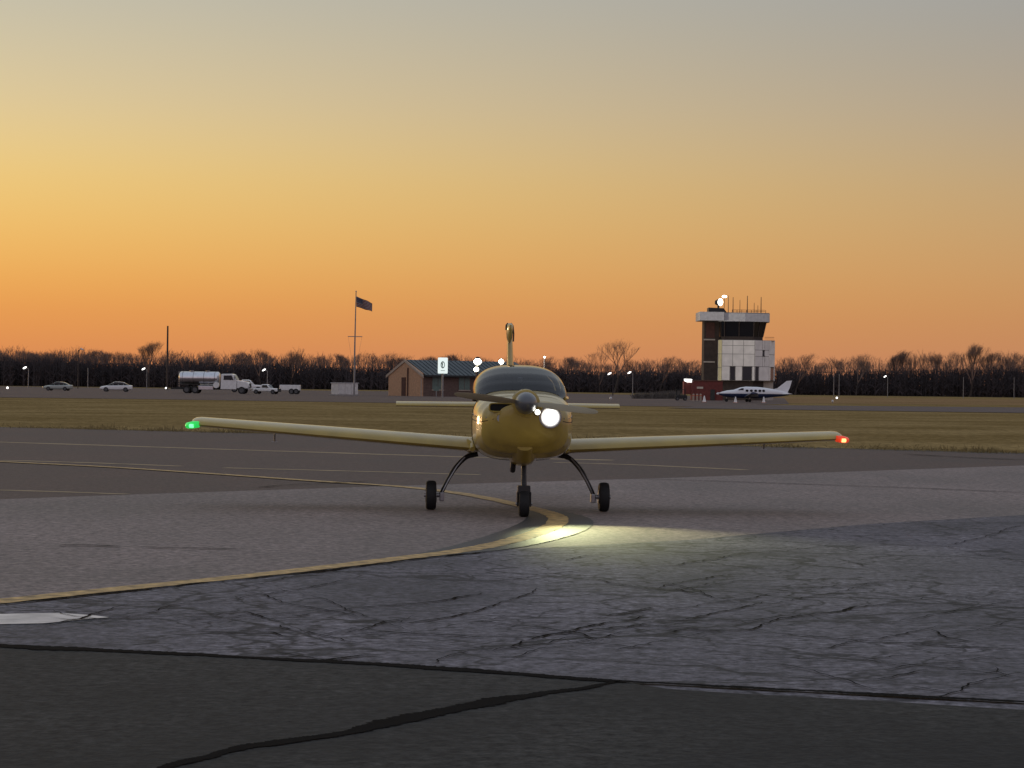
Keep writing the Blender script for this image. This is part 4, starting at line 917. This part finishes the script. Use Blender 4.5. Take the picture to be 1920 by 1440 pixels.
for i, px in enumerate((1300, 1307, 1313.5)):
    p3 = gnd(px, 752, ZG+.02); e = empty('bollard', p3, 0, ('left', 'middle', 'right')[i]+'most pale bollard of three before the red annex' if i != 1 else 'middle one of three pale bollards before the red annex', 'bollard', 'bollards before the annex')
    part('post', 'trim', e, lambda b: b.tube([(0, 0, 0), (0, 0, 12/k-.05), (0, 0, 12/k)], [.13, .13, .07], 10)); part('collar', 'orange_plastic', e, lambda b: b.tube([(0, 0, 8.5/k), (0, 0, 10/k)], .14, 10))
p3 = gnd(1320.5, 754, ZG+.02); e = empty('traffic_cone', p3, 0, 'small pale cone right of the three bollards', 'cone'); part('cone', 'truck_white', e, lambda b: b.tube([(0, 0, .04), (0, 0, .75)], [.22, .05], 10)); part('base', 'orange_plastic', e, lambda b: b.box(-.28, .28, -.28, .28, 0, .04))
# scrub left of the annex
for i, px in enumerate((1196, 1212, 1228, 1243, 1257, 1270)):
    rs_ = random.Random(40+i); sg_ = []
    for j in range(150):
        a = rs_.uniform(0, 6.28); t = rs_.uniform(.1, 1); hh = rs_.uniform(.4, 1.0+.08*i); b0 = Vector((rs_.gauss(0, .35), rs_.gauss(0, .3), 0)); b1 = b0+Vector((math.cos(a)*t*.8, math.sin(a)*t*.6, hh)); sg_.append((b0, b1, .04, .015))
    e = empty('shrub', gnd(px, 747.5, ZG+.02), 0, ('first', 'second', 'third', 'fourth', 'fifth', 'sixth')[i]+' low grey shrub from the left in the row before the red annex', 'shrub', 'low shrubs left of the annex'); o = wood_mesh('twigs', sg_, 'shrub', parent=e)
p3 = gnd(1277, 751, ZG+.02); e = empty('dark_utility_cart', p3, 0, 'dark utility cart parked against the left end of the red annex', 'cart')
part('body', 'chassis', e, lambda b: b.box(-.75, .75, -.5, .5, .25, .7), bevel=.06); part('canopy_roof', 'chassis', e, lambda b: b.box(-.7, .6, -.5, .5, 1.35, 1.43), bevel=.02)
for x in (-.6, .5): part('roof_post', 'chassis', e, lambda b: b.box(x-.03, x+.03, -.46, -.4, .7, 1.35).box(x-.03, x+.03, .4, .46, .7, 1.35))
for x in (-.5, .5):
    for y in (-.5, .5): vwheel(e, x, y, .22, .14)

# ------------------------------------------------------------------ parked white and blue airplane, nose to the left
p = gnd(1412, 754, ZG+.02); k = FP/p.y
JT = empty('parked_airplane', p, 0, 'white airplane with dark blue belly parked side-on before the control tower', 'airplane')
JX = lambda px: (px-1412)/k
JZ = lambda py: (754-py)/k
def jring(px, ytop, ybot, hw, ex=2.3, n=22): return [(JX(px), y, z) for y, _, z in se(hw, JZ(ybot), JZ(ytop), 0, n=n, ex=ex)]
JS = [(1347.5, 737.5, 740, .08), (1352, 735.5, 742.5, .30), (1362, 732.8, 745, .48), (1376, 731, 746.5, .58), (1388, 726.5, 747, .62), (1398, 725, 747, .64), (1420, 725.4, 747, .64), (1436, 727, 746, .58), (1452, 729.5, 744, .42), (1466, 732, 742.5, .28), (1479, 736, 740.5, .10)]
def two_tone():
    m = M['jet_white'].copy(); m.name = 'jet_two_tone'; t = m.node_tree; n = t.nodes; l = t.links; b = n['Principled BSDF']
    s_ = n.new('ShaderNodeSeparateXYZ'); c = n.new('ShaderNodeTexCoord'); l.new(c.outputs['Object'], s_.inputs[0])
    a = n.new('ShaderNodeMath'); a.operation = 'GREATER_THAN'; l.new(s_.outputs[2], a.inputs[0]); a.inputs[1].default_value = JZ(738.4)
    mx = n.new('ShaderNodeMix'); mx.data_type = 'RGBA'; l.new(a.outputs[0], mx.inputs[0]); mx.inputs[6].default_value = (.016, .03, .085, 1); mx.inputs[7].default_value = (.82, .83, .85, 1); l.new(mx.outputs[2], b.inputs['Base Color']); M['jet_two_tone'] = m
two_tone()
jf = part('fuselage', 'jet_two_tone', JT, lambda b: b.rings([jring(*s_) for s_ in JS]), smooth=True)
def oval_side(b, cx, cz, a, c, y=-.66): b.rings([[(cx+a*math.cos(2*math.pi*i/12), yy, cz+c*math.sin(2*math.pi*i/12)) for i in range(12)] for yy in (y, y+.12)])
for px in (1399.5, 1407.5, 1415.5, 1423.5, 1430.5): part('cabin_window', 'dark_glass', jf, lambda b: oval_side(b, JX(px), JZ(732.6), .19, .15, -.645 if px < 1425 else -.60))
part('windscreen', 'dark_glass', jf, lambda b: b.rings([[(JX(x), y, JZ(z)) for x, z in ((1383, 731), (1389.5, 728.2), (1393, 728), (1393, 732))] for y in (-.60, -.36)]))
part('fin', 'jet_white', JT, lambda b: b.rings([[(JX(x), y*w_, JZ(z)) for (x, z), w_ in (((1443, 731), 1), ((1457, 727.5), 1), ((1474.5, 713.5), .5), ((1484.5, 712.5), .5), ((1480.5, 726), .7), ((1475, 738), 1))] for y in (-.09, .09)]), smooth=False)
part('stabilizer', 'jet_white', JT, lambda b: b.rings([[(JX(1466)+u_*(1-.25*abs(y)/1.9)+.18*abs(y), y, JZ(738.5)+v_+.02*abs(y)) for u_, v_ in foil(1.0, .10, 8)] for y in (-2.0, -1.0, 0, 1.0, 2.0)]), smooth=True)
part('wing', 'jet_blue', JT, lambda b: b.rings([[(JX(1393)+u_*(1-.09*abs(y))+.05*abs(y), y, JZ(745.5)+v_+.085*abs(y)) for u_, v_ in foil(1.9, .13, 8)] for y in (-6.0, -3, -.5, .5, 3, 6.0)]), smooth=True)
pr = part('propeller', 'chassis', JT, lambda b: b.rings([[(JX(1346.5)+dx, .08*s_*math.cos(2*math.pi*i/6), JZ(739)+z_) for i in range(6)] for z_, s_, dx in ((-.92, .3, 0), (-.5, 1, 0), (0, .7, 0), (.5, 1, 0), (.92, .3, 0))]))
part('spinner', 'jet_white', pr, lambda b: b.rings([[(JX(1347)-dx, r_*math.cos(2*math.pi*i/12), JZ(739)+r_*math.sin(2*math.pi*i/12)) for i in range(12)] for dx, r_ in ((0, .16), (.15, .12), (.28, .03))]), smooth=True)
for px, y in ((1362, 0), (1403, -1.7), (1403, 1.7)):
    g = part('gear_leg', 'grey_metal', JT, lambda b: b.tube([(JX(px), y, JZ(745)), (JX(px), y, .2)], .05, 8)); wq = part('wheel', 'black_rubber', JT, lambda b: b.tube([(JX(px), y-.08, .2), (JX(px), y+.08, .2)], .2, 16))
for i, px in enumerate((1379, 1432)):
    p4 = gnd(px, 755, ZG+.02); e = empty('wheel_chock_cone', p4, 0, 'small pale cone under the '+('nose side' if i == 0 else 'tail side')+' of the parked airplane', 'cone', 'cones by the parked airplane'); part('cone', 'truck_white', e, lambda b: b.tube([(0, 0, .04), (0, 0, .7)], [.2, .05], 10)); part('base', 'orange_plastic', e, lambda b: b.box(-.26, .26, -.26, .26, 0, .04))
